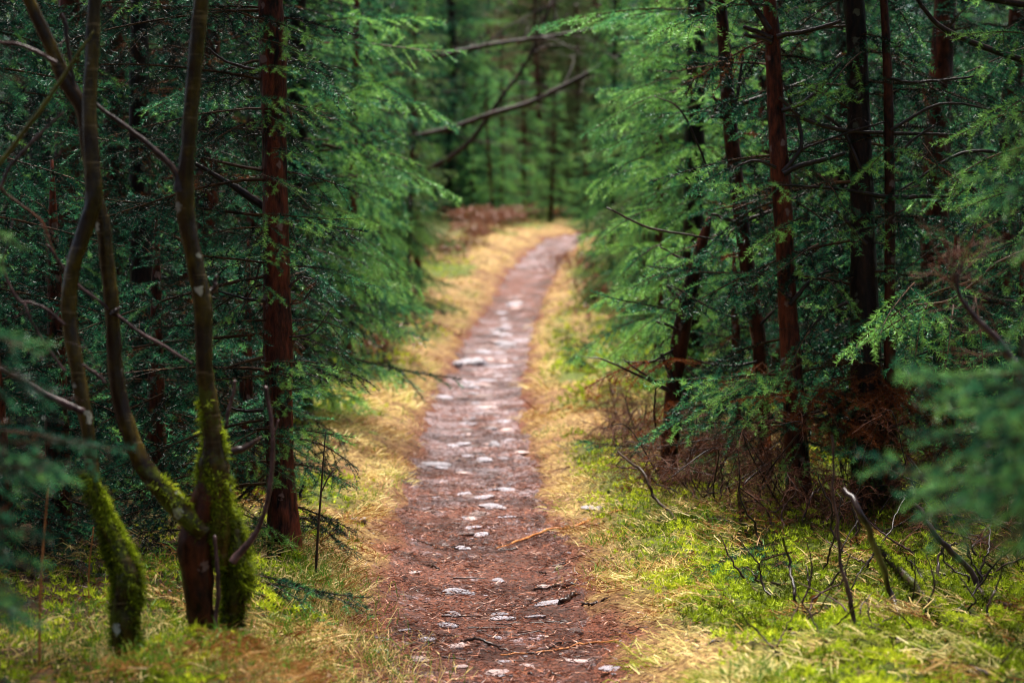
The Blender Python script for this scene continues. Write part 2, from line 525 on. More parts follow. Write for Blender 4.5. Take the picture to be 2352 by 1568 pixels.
def spray(L, lod, rg, bushy=1.0, hang=.5):
    """one bough of a spruce along +X with its side twigs and needles; returns arrays and the places where drops hang"""
    segs = []                                       # A, B, radius, age, needles?
    tips = []

    def twig(P0, D, ln, r0, tone0, tone1, droop, nseg, bare=0.0, up=0.0):
        p = np.array(P0, float); d = np.array(D, float); out = [p.copy()]
        jit = rg.normal() * .17
        tone0, tone1 = tone0 + jit, tone1 + jit
        for k in range(nseg):
            d = d + np.array([0, 0, -droop / nseg + (up if k > nseg * .6 else 0)]) + rg.normal(size=3) * .05
            d /= np.linalg.norm(d)
            q = p + d * ln / nseg
            f = (k + .5) / nseg
            segs.append((p, q, r0 * (1 - .7 * f), tone0 + (tone1 - tone0) * f, f > bare))
            p = q; out.append(p.copy())
        tips.append(p)
        return np.array(out)

    nm = 7
    main = twig((0, 0, 0), (1, 0, .12), L, .0035 + .006 * L, .25, .8, .45 * (.5 + hang), nm, bare=.18, up=.06)
    cum = np.linspace(0, 1, nm + 1)

    def onm(t):
        p = np.array([np.interp(t, cum, main[:, k]) for k in range(3)])
        q = np.array([np.interp(min(t + .03, 1), cum, main[:, k]) for k in range(3)])
        d = q - np.array([np.interp(t - .03, cum, main[:, k]) for k in range(3)])
        return p, d / np.linalg.norm(d)

    step = {0: .10, 1: .12, 2: .11}[lod] / bushy
    for sd in (-1, 1):
        t = .12 + rg.random() * step
        while t < .97:
            p, d = onm(t)
            rem = L * (1 - t)
            ln = min(.58 * rem + .07, .42) * rg.uniform(.55, 1.15)
            ang = R_(rg.uniform(42, 62))
            sdir = rot(d, np.array([0, 0, 1.0]), sd * ang) + np.array([0, 0, rg.uniform(-.42, .04)])
            sdir /= np.linalg.norm(sdir)
            sub = twig(p, sdir, ln, .0022, .3 + .35 * t, .72 + .3 * rg.random(), hang * rg.uniform(.4, 1.2), 4)
            if lod < 2 and ln > .13 and rg.random() < (.65 if lod == 0 else .45):
                for s2 in (-1, 1):
                    u = .25 + rg.random() * .2
                    while u < .9:
                        i = int(u * 4); fq = u * 4 - i
                        pp = sub[i] + (sub[i + 1] - sub[i]) * fq
                        dd = sub[i + 1] - sub[i]; dd = dd / np.linalg.norm(dd)
                        l2 = (ln * (1 - u) * .5 + .025) * rg.uniform(.7, 1.2)
                        d2 = rot(dd, np.array([0, 0, 1.0]), s2 * R_(rg.uniform(40, 60))) + np.array([0, 0, rg.uniform(-.3, .0)])
                        twig(pp, d2 / np.linalg.norm(d2), l2, .0015, .4 + .3 * t, .75 + .3 * rg.random(), hang * .6, 2)
                        u += {0: .11, 1: .15, 2: .1}[lod] / ln
            t += step * rg.uniform(.8, 1.25) / L
    A = np.array([s[0] for s in segs]); B = np.array([s[1] for s in segs])
    r = np.array([s[2] for s in segs]); ag = np.array([s[3] for s in segs]); nd = np.array([s[4] for s in segs])
    per_m, nl, nw = {0: (600, .0225, .0023), 1: (470, .026, .0034), 2: (230, .032, .0066)}[lod]
    ln = np.linalg.norm(B - A, axis=1)
    cnt = np.where(nd, np.ceil(ln * per_m), 0).astype(int)
    idx = np.repeat(np.arange(len(A)), cnt)
    n = len(idx)
    u = rg.random(n)[:, None]
    P = A[idx] + (B[idx] - A[idx]) * u
    T = nrm(B - A)[idx]
    az = nrm(np.cross(T, nrm(rg.normal(size=(n, 3)))))
    sd = nrm(np.cross(T, np.array([0, 0, 1.0]))) * np.where(rg.random((n, 1)) < .5, 1, -1)
    az = nrm(az * .75 + sd * .8 + np.array([0, 0, .35]))
    a = np.radians(rg.uniform(38, 68, n))[:, None]
    D = np.cos(a) * T + np.sin(a) * az
    V, F = blades(P, D, nl * rg.uniform(.75, 1.15, n), nw, rg=rg)
    age = np.repeat(ag[idx] + rg.normal(size=n) * .07, 3)
    age = np.clip(age, .12, 1)
    ms = Mesh()
    ms.add(V, F3=F, a=age, m=0)
    keep = np.ones(len(A), bool) if lod < 2 else r > .003
    A, B, r = A[keep], B[keep], r[keep]
    T = nrm(B - A); U = nrm(np.cross(T, np.array([.2, .3, .93]))); W = np.cross(T, U)
    ring = [U * math.cos(q) + W * math.sin(q) for q in (0, 2.094, 4.189)]
    VV = np.stack([A + k * r[:, None] for k in ring] + [B + k * (r * .8)[:, None] for k in ring], 1).reshape(-1, 3)
    o = np.arange(len(A))[:, None] * 6
    F4 = np.concatenate([o + [[0, 1, 4, 3]], o + [[1, 2, 5, 4]], o + [[2, 0, 3, 5]]])
    ms.add(VV, F4=F4, a=.3, m=1)
    return (*ms.arrays(), np.array(tips))


LENS = (.35, .6, .9, 1.25)
_rg = np.random.default_rng(11)
SPRAYS = {}
for _lod in (0, 1, 2):
    for _i, _L in enumerate(LENS):
        SPRAYS[_lod, _i] = [spray(_L, _lod, _rg, hang=h) for h in ((.2, .45) if _lod == 0 else (.2, .4, .7))]


def put_spray(ms, P, D, length, lod, rg, age=0.0, dead=False, drops=None, roll=.25, which=None):
    i = int(np.argmin([abs(math.log(length / q)) for q in LENS]))
    pool = SPRAYS[lod, i]
    V, A, F3, F4, m3, m4, tips = pool[rg.integers(len(pool)) if which is None else which % len(pool)]
    s = length / LENS[i]
    D = np.asarray(D, float); D = D / np.linalg.norm(D)
    up = np.array([rg.normal() * roll, rg.normal() * roll, 1.0])
    Y = np.cross(up, D); Y /= np.linalg.norm(Y)
    if rg.random() < .5:
        Y = -Y
    Z = np.cross(D, Y)
    if Z[2] < 0:
        Z = -Z
    Rm = np.stack([D, Y, Z])
    VV = V @ Rm * s + P
    a = np.full(len(A), .02) if dead else np.clip(A + age, .12, 1)
    k3 = np.nonzero(m3 == 0)[0]
    ms.V.append(VV); ms.A.append(a)
    if len(F3):
        ms.F3.append(F3 + ms.n); ms.m3.append(m3)
    if len(F4):
        ms.F4.append(F4 + ms.n); ms.m4.append(m4)
    ms.n += len(V)
    if drops is not None and len(tips):
        tt = tips @ Rm * s + P
        drops.append(tt[rg.random(len(tt)) < .5])


_ico = None


def ico(sub=1):
    import bmesh
    bm = bmesh.new()
    bmesh.ops.create_icosphere(bm, subdivisions=sub, radius=1)
    V = np.array([v.co[:] for v in bm.verts]); F = np.array([[v.index for v in f.verts] for f in bm.faces])
    bm.free()
    return V, F


ICO2, ICO1 = ico(2), ico(1)


def drops_part(tips, parent, base, rg, keep=1.0):
    P = np.concatenate(tips)
    P = P[rg.random(len(P)) < keep]
    P = P[(P[:, 2] < EYE[2] + .17 * P[:, 1]) & (P[:, 1] > 3)]
    if not len(P):
        return
    r = rg.uniform(.0014, .0034, len(P))
    V0, F0 = ICO2
    V = (P - np.array([0, 0, .004]))[:, None, :] + V0[None] * r[:, None, None] * np.array([1, 1, 1.15])
    F = (F0[None] + (np.arange(len(P)) * len(V0))[:, None, None]).reshape(-1, 3)
    me = make_mesh('water_drops', V.reshape(-1, 3) - np.asarray(base), F, None, ('water',), smooth=True)
    o = link('water_drops', me, parent)
    tag(o, label='clear rain drops hanging from the needle tips', kind='stuff')


def crown(ms, axis, rg, z0, z1, H, R, lod, drops=None, azi=None, dead_below=0.0, age=0.0, whorl=.24, fine_top=3.4, n=6, dens=1.0):
    """boughs in whorls round the stem; axis(z) -> the stem's place; azi(az, z) -> length factor (0 leaves the bough out)"""
    z = z0
    while z < z1:
        kk = (n if z < fine_top else n + 2)  # upper boughs thickened to shade the wood below
        a0 = rg.random() * 6.28
        for k in range(kk):
            zz = z + rg.uniform(-.07, .07)
            az = a0 + k * 6.283 / kk + rg.uniform(-.35, .35)
            f = 1.0 if azi is None else azi(az % 6.283, zz)
            ln = R * max(1 - zz / H, .04) ** .75 * rg.uniform(.72, 1.1) * f
            if ln < .12 or rg.random() > dens:
                continue
            el = R_(np.interp(zz / H, [0, .25, .6, 1], [-14, -4, 14, 45]) + rg.uniform(-10, 10))
            D = np.array([math.cos(az) * math.cos(el), math.sin(az) * math.cos(el), math.sin(el)])
            ll = lod if zz < fine_top else 2
            put_spray(ms, axis(zz), D, ln, ll, rg, age=age + rg.normal() * .13, dead=zz < dead_below and rg.random() < .75, drops=drops if zz < fine_top else None)
        z += whorl * (1.0 if z < fine_top else .95)


# ------------------------------------------------------------------ ground, path
xs = np.concatenate([-np.geomspace(4.5, 160, 34)[::-1], np.arange(-4.45, 4.46, .05), np.geomspace(4.5, 160, 34)])
ys = np.concatenate([np.arange(-40, 4.4, 1.5), np.arange(4.5, 16, .05), np.arange(16, 48, .2), np.geomspace(48.2, 290, 60)])
GX, GY = np.meshgrid(xs, ys)
gx, gy = GX.ravel(), GY.ravel()
gz = land(gx, gy, True)
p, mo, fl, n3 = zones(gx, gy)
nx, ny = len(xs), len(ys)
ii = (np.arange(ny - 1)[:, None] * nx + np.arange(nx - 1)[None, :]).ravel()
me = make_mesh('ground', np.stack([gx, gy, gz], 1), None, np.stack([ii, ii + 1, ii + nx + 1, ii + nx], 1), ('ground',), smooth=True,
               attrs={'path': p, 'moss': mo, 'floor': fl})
tag(link('ground', me), kind='structure')

ys = np.concatenate([np.arange(-10, 4.5, .5), np.arange(4.5, 15, .03), np.arange(15, 60, .15)])
u = np.linspace(-1, 1, 37)
half = .43 - .01 * sstep(8.5, 12, ys) + .10 * (fbm(ys, ys * 0 + 2, .8, 3) - .5)
PX = path_x(ys)[:, None] + u[None] * half[:, None] + u[None] * (np.abs(u)[None] ** 2) * .34 * (fbm(ys[:, None] + np.sign(u)[None] * 30, 0 * u[None] + 0 * ys[:, None], 2.6, 4) - .45)
PY = np.broadcast_to(ys[:, None], PX.shape)
PZ = land(PX, PY) - .05 * sstep(.86, 1, np.abs(u))[None] + .024 * (fbm(PX, PY, 9, 4, 4) - .5)
ii = (np.arange(len(ys) - 1)[:, None] * 37 + np.arange(36)[None, :]).ravel()
me = make_mesh('path', np.stack([PX, PY, PZ], -1).reshape(-1, 3), None, np.stack([ii, ii + 1, ii + 38, ii + 37], 1), ('path',), smooth=True,
               attrs={'grit': (sstep(9, 14, PY) * .75 * (1 - .75 * sstep(24, 31, PY) * (1 - sstep(33, 37, PY)))).ravel()})
tag(link('path', me), kind='structure')

# ------------------------------------------------------------------ ground cover (nobody could count it)
def scatter(n, d0, d1, wmax, power=1.0, rg=rng):
    """places inside a strip round the view, denser near the camera"""
    uu = rg.random(n)
    d = d0 * (d1 / d0) ** (uu ** power)
    x = rg.uniform(-1, 1, n) * np.minimum(.285 * d + .2, wmax)
    return x, d


def lie(rg, n, tilt_lo, tilt_hi, flow=None):
    az = rg.uniform(0, 6.283, n) if flow is None else flow
    el = np.radians(rg.uniform(tilt_lo, tilt_hi, n))
    return np.stack([np.cos(az) * np.cos(el), np.sin(az) * np.cos(el), np.sin(el)], 1)


def ground_cover():
    rg = np.random.default_rng(21)
    ms = Mesh()
    for n, d0, d1, lsc in ((190000, 5.6, 16, 1.0), (90000, 15, 48, 2.0)):
        x, d = scatter(n, d0, d1, 9, rg=rg)
        p, mo, fl, n3 = zones(x, d)
        clump = fbm(x, d, 3.1, 3, 77)
        keep = rg.random(n) < np.clip((1 - p * 1.3) * (1 - .75 * mo) * (1 - .85 * fl) * (.10 + 1.15 * sstep(.42, .60, clump)), 0, 1)
        x, d, mo, n3 = x[keep], d[keep], mo[keep], n3[keep]; clump = clump[keep]
        k = len(x)
        s = x - path_x(d)
        flow = np.where(s < 0, -.5, math.pi + .5) + (fbm(x, d, 2.4, 2, 61) - .5) * 6 + rg.normal(size=k) * .8     # combed down the bank towards the path
        green = rg.random(k) < (.06 + .40 * sstep(.54, .66, fbm(x, d, 1.3, 3, 91))) + .25 * (s < -.6) * (d < 8.6)
        D = lie(rg, k, 2, 38, flow)
        up = lie(rg, k, 35, 80)
        D = np.where(green[:, None], up, D)
        L = np.where(green, rg.uniform(.03, .085, k), rg.uniform(.03, .13, k)) * lsc
        bend = np.stack([rg.normal(size=k) * .4, rg.normal(size=k) * .4, -rg.uniform(.2, .9, k)], 1)
        P = np.stack([x, d, land(x, d) + .003 + rg.random(k) * .02 + .09 * sstep(.5, .75, clump)], 1)
        V, F = blades(P, D, L, rg.uniform(.0020, .0046, k) * lsc, bend, rg, 2)
        age = np.where(green, rg.uniform(.62, 1.0, k), np.clip(rg.normal(.27, .15, k) + (n3 - .5) * .9 + (fbm(x, d, 1.5, 3, 8) - .5) * 1.5 - .03, 0, .55))
        ms.add(V, F3=F, a=np.repeat(age, 5))
    # green tussocks: round the foot of the near spruce and along the left edge
    for (X, Y, rad, n) in ((690, 1275, .22, 500), (600, 1330, .25, 600), (560, 1500, .3, 900), (720, 1380, .25, 600), (480, 1520, .3, 900), (360, 1520, .3, 700), (640, 1540, .35, 1000),
                           (760, 1330, .2, 300), (800, 1480, .2, 300), (880, 1540, .2, 250), (1500, 1290, .25, 300), (1590, 1160, .25, 400), (200, 1480, .3, 500)):
        c = on_ground(X, min(Y, 1560))
        q = rg.normal(size=(n, 2)) * rad * .6
        x, d = c[0] + q[:, 0], c[1] + q[:, 1]
        P = np.stack([x, d, land(x, d)], 1)
        V, F = blades(P, lie(rg, n, 20, 80), rg.uniform(.05, .15, n), rg.uniform(.002, .0035, n), rg.normal(size=(n, 3)) * .4 - np.array([0, 0, .8]), rg, 2)
        ms.add(V, F3=F, a=np.repeat(np.where(rg.random(n) < .5, rg.uniform(.6, 1, n), rg.uniform(.2, .5, n)), 5))
    o = ms.build('grass', ('grass',))
    tag(o, 'straw-coloured and green grass lying combed on the banks of the path', 'grass', kind='stuff')

    ms = Mesh()
    for n, d0, d1, sc in ((90000, 5.6, 15, 1.0), (40000, 15, 40, 2.0)):
        x, d = scatter(n, d0, d1, 8, rg=rg)
        p, mo, fl, n3 = zones(x, d)
        keep = rg.random(n) < mo * (1 - p) * (.5 + n3)
        x, d = x[keep], d[keep]; k = len(x)
        lump = fbm(x, d, 9, 3, 13)
        P0 = np.stack([x, d, land(x, d) + .09 * (lump - .35).clip(0) * 2 * sc + .012 * rg.random(k)], 1)
        hue = np.clip(fbm(x, d, 2.5, 3, 41) * 1.3 - .45 + 1.1 * (lump - .35) + rg.normal(size=k) * .16, 0, 1)
        for j in range(6):
            V, F = blades(P0 + rg.normal(size=(k, 3)) * .003 * sc, lie(rg, k, 5, 85), rg.uniform(.012, .030, k) * sc, rg.uniform(.003, .007, k) * sc, rg=rg)
            ms.add(V, F3=F, a=np.repeat(np.clip(hue + rg.normal(size=k) * .1, 0, 1), 3))
    o = ms.build('moss', ('moss',))
    tag(o, 'bright yellow-green moss cushions on both banks under the trees', 'moss', kind='stuff')

    ms = Mesh()
    n = 170000
    x, d = scatter(n, 5.6, 22, 1.9, rg=rg)
    p, mo, fl, n3 = zones(x, d)
    keep = rg.random(n) < np.clip(p * 1.1 + .16 * (1 - mo), 0, 1) * (.35 + 1.2 * sstep(.35, .6, fbm(x, d, 4, 3, 15))) * (1 - .6 * sstep(10, 18, d))
    x, d = x[keep], d[keep]; k = len(x)
    P = np.stack([x, d, land(x, d) + .006 + .010 * rg.random(k)], 1)
    V, F = blades(P, lie(rg, k, -4, 25), rg.uniform(.015, .05, k), rg.uniform(.0020, .0045, k), rg=rg)
    age = np.clip(rg.normal(.45, .27, k), 0, 1)
    ms.add(V, F3=F, a=np.repeat(age, 3))
    o = ms.build('needle_litter', ('litter',))
    tag(o, 'red-brown fallen needles covering the trodden path', 'fallen needles', kind='stuff')

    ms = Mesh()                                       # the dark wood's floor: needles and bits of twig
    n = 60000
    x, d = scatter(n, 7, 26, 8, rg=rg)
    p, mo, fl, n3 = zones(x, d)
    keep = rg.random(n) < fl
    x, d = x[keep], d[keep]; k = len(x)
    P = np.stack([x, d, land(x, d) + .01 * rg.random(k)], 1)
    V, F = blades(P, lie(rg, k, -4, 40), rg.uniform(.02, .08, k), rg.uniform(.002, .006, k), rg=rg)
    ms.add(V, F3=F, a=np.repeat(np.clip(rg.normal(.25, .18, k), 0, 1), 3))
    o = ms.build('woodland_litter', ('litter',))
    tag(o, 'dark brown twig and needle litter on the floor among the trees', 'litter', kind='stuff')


ground_cover()

# ------------------------------------------------------------------ stones in the path
def stone_mesh(k):
    rg = np.random.default_rng(100 + k)
    V, F = ico(4)
    d = rg.normal(size=(6, 3)); d /= np.linalg.norm(d, axis=1, keepdims=True)
    V = V.copy()
    for q in d:                                        # a few broken faces
        h = rg.uniform(.55, .85)
        s = V @ q
        V = V - np.outer(np.clip(s - h, 0, None), q) * .85
    V = V * (1 + .55 * (fbm(V[:, 0] + 5, V[:, 1] + .3 * V[:, 2], 1.3, 3, k) - .5) + .16 * (fbm(V[:, 0] * 3, V[:, 1] * 3 + V[:, 2] * 2, 2.5, 3, k + 40) - .5))[:, None]
    return V, F


STONES = {}
for _mn in ('stone', 'stone_pink', 'stone_dark', 'stone_tan'):
    for _k in range(5):
        V, F = stone_mesh(_k)
        STONES[_mn, _k] = make_mesh('stone', V, F, None, (_mn,), smooth=True)


def stone(P, wx, wy, h, mn, k, rz, label, group=None, sink=.35):
    o = link('stone', STONES[mn, k % 5])
    o.location = (P[0], P[1], P[2] + h * (.5 - sink))
    o.scale = (wx / 2, wy / 2, h / 2)
    o.rotation_euler = (.1 * math.sin(k * 3.1), .1 * math.cos(k * 2.3), rz)
    return tag(o, label, 'stone', group)


_named = [
    (1050, 1362, 84, 22, 'stone', 'long smooth pale stone, largest in the near stretch of the path'),
    (1040, 1412, 46, 18, 'stone', 'small whitish stone just below the long smooth pale one'),
    (1158, 1422, 62, 18, 'stone', 'pale flat stone right of the middle of the near path'),
    (1030, 1438, 58, 14, 'stone', 'low wide pale stone under the small whitish one'),
    (1050, 1486, 54, 20, 'stone_pink', 'pinkish stone low in the middle of the near path'),
    (980, 1470, 50, 14, 'stone', 'pale sliver of stone near the left edge of the near path'),
    (962, 1512, 60, 12, 'stone_pink', 'thin flat stone lying lowest on the left of the path'),
    (870, 1495, 46, 10, 'stone', 'pale flat stone at the left edge of the path by the grass'),
    (1285, 1308, 26, 18, 'stone_tan', 'little tan block of stone at the right edge of the path'),
    (1214, 1380, 20, 16, 'stone_dark', 'little round dark pebble right of the long pale stone'),
    (1322, 1452, 38, 22, 'stone_dark', 'dark square stone at the right side of the near path'),
    (1145, 1338, 44, 22, 'stone', 'greyish pitted stone in the middle of the near path'),
    (1270, 1385, 80, 14, 'stone', 'broad pale slab at the right of the near path beside dark wood chips'),
    (1405, 1536, 64, 12, 'stone', 'bluish grey flat stone lowest on the right bank'),
    (1330, 1520, 60, 12, 'stone_pink', 'pinkish flat stone low at the right of the path'),
    (1085, 1212, 46, 9, 'stone', 'flat creamy stone alone in the bare middle stretch'),
    (1060, 1258, 60, 10, 'stone', 'thin pale stone with a dark twig in front of it'),
    (1150, 1410, 40, 10, 'stone', 'narrow pale stone just above the flat one right of middle'),
    (820, 1196, 56, 12, 'stone', 'grey stone showing in the grass of the left bank'),
    (1005, 1068, 78, 18, 'stone', 'wide flat grey stone at the left edge where the bank has crumbled'),
    (1110, 1062, 46, 26, 'stone', 'upright pale stone in the middle of the path beyond the bare stretch'),
    (1135, 1026, 44, 28, 'stone', 'bluish white stone just behind the upright one'),
    (1088, 838, 74, 36, 'stone', 'big white stone lying at the left edge of the path far ahead'),
    (1052, 840, 30, 22, 'stone', 'white stone touching the left side of the big white stone'),
    (1075, 890, 40, 16, 'stone', 'rounded white stone a little nearer than the big white one'),
    (1020, 914, 58, 12, 'stone', 'flat pale stone at the left edge of the stony stretch'),
    (1112, 800, 50, 12, 'stone_dark', 'dark bluish stone behind the big white stone'),
    (1370, 1168, 66, 11, 'stone', 'mossy pale stone half hidden in grass on the right bank'),
]
for _i, (X, Y, wpx, hpx, mn, lb) in enumerate(_named):
    P = on_ground(X, Y)
    q = P[1] / FPX
    stone(P, wpx * q, max(wpx * q * .7, .03), max(hpx * q * 1.15, .012), mn, _i, .3 * math.sin(_i * 1.7), lb, sink=.56)
_rg = np.random.default_rng(5)
_n = 0
while _n < 290:
    d = 6.0 + 26 * _rg.random() ** 1.3
    s = np.clip(_rg.normal() * (.24 if d < 10 else .14), -.42, .42) * (1.0 if d < 10 else .8)
    if d < 10.5 and _rg.random() < .45:
        continue
    x = path_x(d) + s
    wd = (.018 + .10 * _rg.random() ** 2.2) * (1 + .025 * d) * (.7 if d < 11 else 1.15)
    mn = _rg.choice(['stone', 'stone', 'stone', 'stone', 'stone_pink', 'stone_dark'])
    far = d > 11
    stone(np.array([x, d, float(land(x, d))]), wd * _rg.uniform(.9, 1.6), wd, wd * _rg.uniform(.16, .36), mn, int(_rg.integers(50)), _rg.uniform(-.5, .5),
          ('small worn stone among many in the far stony stretch of the path' if far else 'small worn stone pressed into the needles of the near path'),
          'stones of the far stony stretch' if far else 'small stones in the near path', sink=.58)
    _n += 1

# ------------------------------------------------------------------ stems from picture points
STEM_W = 1.0


def px_stem(pts, d, n=60, toward=0.0):
    """pts: (X, Y, width) rows from the foot up -> places and radii at depth d (toward: metres nearer at the top)"""
    P = []
    for k, (X, Y, wd) in enumerate(pts):
        dk = d - toward * k / max(len(pts) - 1, 1)
        P.append([*at(X, Y, dk), wd * STEM_W / 2 * dk / FPX])
    C = curve(P, n)
    return C[:, :3], np.maximum(C[:, 3], .0012)


def grow_on(P, r, H, n=25, lean=(0, 0)):
    """continue a stem upwards out of the picture to height H, tapering"""
    z1 = P[-1, 2]
    if H <= z1:
        return P, r
    u = np.linspace(0, 1, n)[1:, None]
    top = P[-1] + np.array([lean[0], lean[1], H - z1])
    Q = P[-1] + (top - P[-1]) * u
    return np.vstack([P, Q]), np.concatenate([r, r[-1] * (1 - .93 * u[:, 0])])


def stem_axis(P):
    return lambda z: np.array([np.interp(z, P[:, 2], P[:, 0]), np.interp(z, P[:, 2], P[:, 1]), z])


def whiskers(ms, P, rg, n, ln, r, m=0, sub=2, spread=.7, droop=.1):
    """side twigs off a line"""
    T = nrm(np.gradient(P, axis=0))
    for _ in range(n):
        i = int(rg.uniform(.15, 1) * (len(P) - 1))
        d = nrm(T[i] + rg.normal(size=3) * spread)
        l = ln * rg.uniform(.4, 1.2)
        mid = P[i] + d * l * .5 + rg.normal(size=3) * l * .08
        end = P[i] + d * l + rg.normal(size=3) * l * .12 - np.array([0, 0, droop * l])
        C = curve([P[i], mid, end], 6)
        ms.add(*tube(C, np.linspace(r, r * .4, 6), 4, cap=False), a=.2, m=m)
        if sub > 0 and l > .03:
            whiskers(ms, C, rg, 3, l * .5, r * .6, m, sub - 1, spread, droop)


def px_branch(parent, base, pts, d, material='dead_wood', name='branch', n=22, sides=7, toward=0.0, tw=0, twl=.1, rg=rng, label=None, twr=.0014):
    P, r = px_stem(pts, d, n, toward)
    P = P + np.cumsum(rg.normal(size=P.shape) * .0012, axis=0)
    ms = Mesh()
    ms.add(*tube(P, r, sides, .12, rg), a=0)
    if tw:
        whiskers(ms, P, rg, tw, twl, twr)
    o = ms.build(name, (material,), parent, base, attr_name='mossy')
    if label:
        o['label'] = label
    return P


def moss_fuzz(parent, base, P, r, lo, hi, n, rg, ln=.022, label=None, age=.12):
    """moss grown on a stem: tufts standing on its skin between heights lo and hi"""
    i = rg.integers(0, len(P), n * 3)
    z = P[i, 2]
    ok = (z > lo) & (z < hi)
    i = i[ok][:n]; k = len(i)
    if not k:
        return
    T = nrm(np.gradient(P, axis=0))[i]
    o = nrm(np.cross(T, rg.normal(size=(k, 3))))
    cl = fbm(P[i, 2] * 11 + o[:, 0] * 1.8, o[:, 1] * 1.8 + 3, 1.0, 3, 6) + .16 * (o[:, 2] + .3)
    keep = cl > .53 + .12 * sstep(hi - .35, hi, P[i, 2]) + .10 * (rg.random(k) - .5)
    i, o, T = i[keep], o[keep], T[keep]; k = len(i)
    Q = P[i] + (P[np.minimum(i + 1, len(P) - 1)] - P[i]) * rg.random((k, 1)) + o * r[i][:, None] * .97
    ms = Mesh()
    for j in range(3):
        V, F = blades(Q + rg.normal(size=(k, 3)) * .004, o + rg.normal(size=(k, 3)) * .55 + np.array([0, 0, -.25]), ln * rg.uniform(.25, 1.15, k), rg.uniform(.0025, .005, k), rg=rg)
        ms.add(V, F3=F, a=np.repeat(np.clip(rg.normal(age, .2, k) + .35 * o[:, 2] + 1.6 * (cl[keep] - .55), 0, 1), 3))  # tufts facing up painted lighter, as if lit from above
    f = ms.build('moss', ('moss',), parent, base)
    if label:
        f['label'] = label


def trunk_part(parent, base, P, r, material, n=18, rough=.06, mossy=None, name='trunk', rg=rng):
    ms = Mesh()
    V, F3, F4 = tube(P, r, n, rough, rg)
    a = np.zeros(len(V))
    if mossy:
        a = 1 - sstep(mossy[0], mossy[1], V[:, 2])
    ms.add(V, F3, F4, a=a)
    return ms.build(name, (material,), parent, base, attr_name='mossy')


# ------------------------------------------------------------------ the near red-barked spruce left of the path
def hero_spruce():
    rg = np.random.default_rng(31)
    base = on_ground(656, 1285); d = base[1]
    cam_d.dof.focus_distance = d + .12
    P, r = px_stem([(668, 1330, 112), (658, 1285, 92), (652, 1200, 76), (645, 1100, 66), (640, 950, 65), (639, 800, 65), (635, 640, 62), (632, 480, 58), (630, 300, 56), (627, 150, 62), (620, 0, 56)], d, 110)
    P, r = grow_on(P, r, 7.2)
    t = thing('spruce_tree', 'sharp red-barked spruce standing left of the path with short right-hand sprays', 'tree', base)
    trunk_part(t, base, P, r, 'bark_red', 28, .09, rg=rg)
    ax = stem_axis(P)
    ms, drops = Mesh(), []

    def azi(az, z):
        if z > 3.2:
            return 1.0
        c = math.cos(az)
        if c > .2:
            return .0 if math.sin(az) < .3 else .45
        if math.sin(az) < -.5:
            return .55 if c < -.3 else 0.0
        return 1.0

    crown(ms, ax, rg, .35, 6.9, 7.2, 1.25, 0, drops, azi, age=-.33, whorl=.21, n=7)  # needles darkened to paint in the shade of the left wood
    for (X0, Y0, X1, Y1) in ((590, 40, 745, 82), (600, 90, 735, 128), (600, 155, 690, 152), (560, 222, 738, 236), (600, 260, 690, 300), (625, 340, 720, 356), (600, 400, 680, 440),
                             (560, 492, 812, 522), (590, 545, 718, 592), (560, 585, 690, 575), (580, 640, 660, 690), (600, 832, 778, 832), (600, 850, 740, 885), (640, 905, 768, 872), (590, 985, 806, 984),
                             (610, 1000, 722, 1050), (620, 920, 705, 950), (640, 1000, 715, 965), (560, 1040, 640, 1110), (600, 1060, 690, 1115), (520, 860, 420, 800), (560, 1180, 680, 1240), (550, 700, 480, 760)):
        a, b = at(X0, Y0, d - .16), at(X1, Y1, d - .30)
        put_spray(ms, a, b - a, float(np.linalg.norm(b - a)) * 1.02, 0, rg, age=.14 + rg.normal() * .08, drops=drops, roll=.15, which=0)
    ms.build('crown', ('needles', 'twig'), t, base)
    drops_part(drops, t, base, rg, .5)
    px_branch(t, base, [(612, 478, 20), (560, 440, 18), (500, 400, 13), (455, 372, 10)], d + .1, rg=rg)
    px_branch(t, base, [(600, 162, 9), (560, 155, 8), (515, 140, 6), (478, 112, 4)], d - .1, rg=rg, tw=3)
    for pts in ([(612, 690, 9), (560, 684, 7), (500, 668, 4)], [(665, 660, 10), (690, 640, 5), (724, 642, 3)], [(668, 700, 6), (700, 690, 4), (728, 645, 2.5)], [(665, 775, 6), (720, 765, 4), (762, 710, 2)],
                [(620, 940, 10), (570, 942, 8), (520, 930, 5)], [(640, 945, 10), (672, 915, 8)], [(600, 600, 5), (580, 660, 4), (540, 740, 3)], [(690, 1140, 7), (700, 1100, 5)]):
        px_branch(t, base, pts, d - .05, rg=rg, tw=4, twl=.05)
    for (X0, Y0, X1, Y1) in ((668, 700, 722, 650), (665, 775, 718, 742), (612, 760, 535, 760), (600, 790, 560, 760), (668, 690, 705, 700), (665, 780, 700, 800)):
        ms = Mesh()                                    # rusty dead sprigs still on the trunk
        a, b = at(X0, Y0, d - .05), at(X1, Y1, d - .1)
        V = curve([a, (a + b) / 2 + np.array([0, 0, .01]), b], 30)
        k = 70
        i = rg.integers(3, 30, k)
        Vb, Fb = blades(V[i], nrm(rg.normal(size=(k, 3)) * .5 + (b - a) * 1.5 + np.array([0, 0, -.8])), rg.uniform(.012, .035, k), .0016, rg=rg)
        ms.add(Vb, F3=Fb, a=.01, m=0)
        ms.add(*tube(V, .0018, 4), a=.2, m=1)
        o = ms.build('dead_sprig', ('needles', 'twig'), t, base)
        o['label'] = 'rust-orange dead sprig on the lower trunk'
    return d


D0 = hero_spruce()


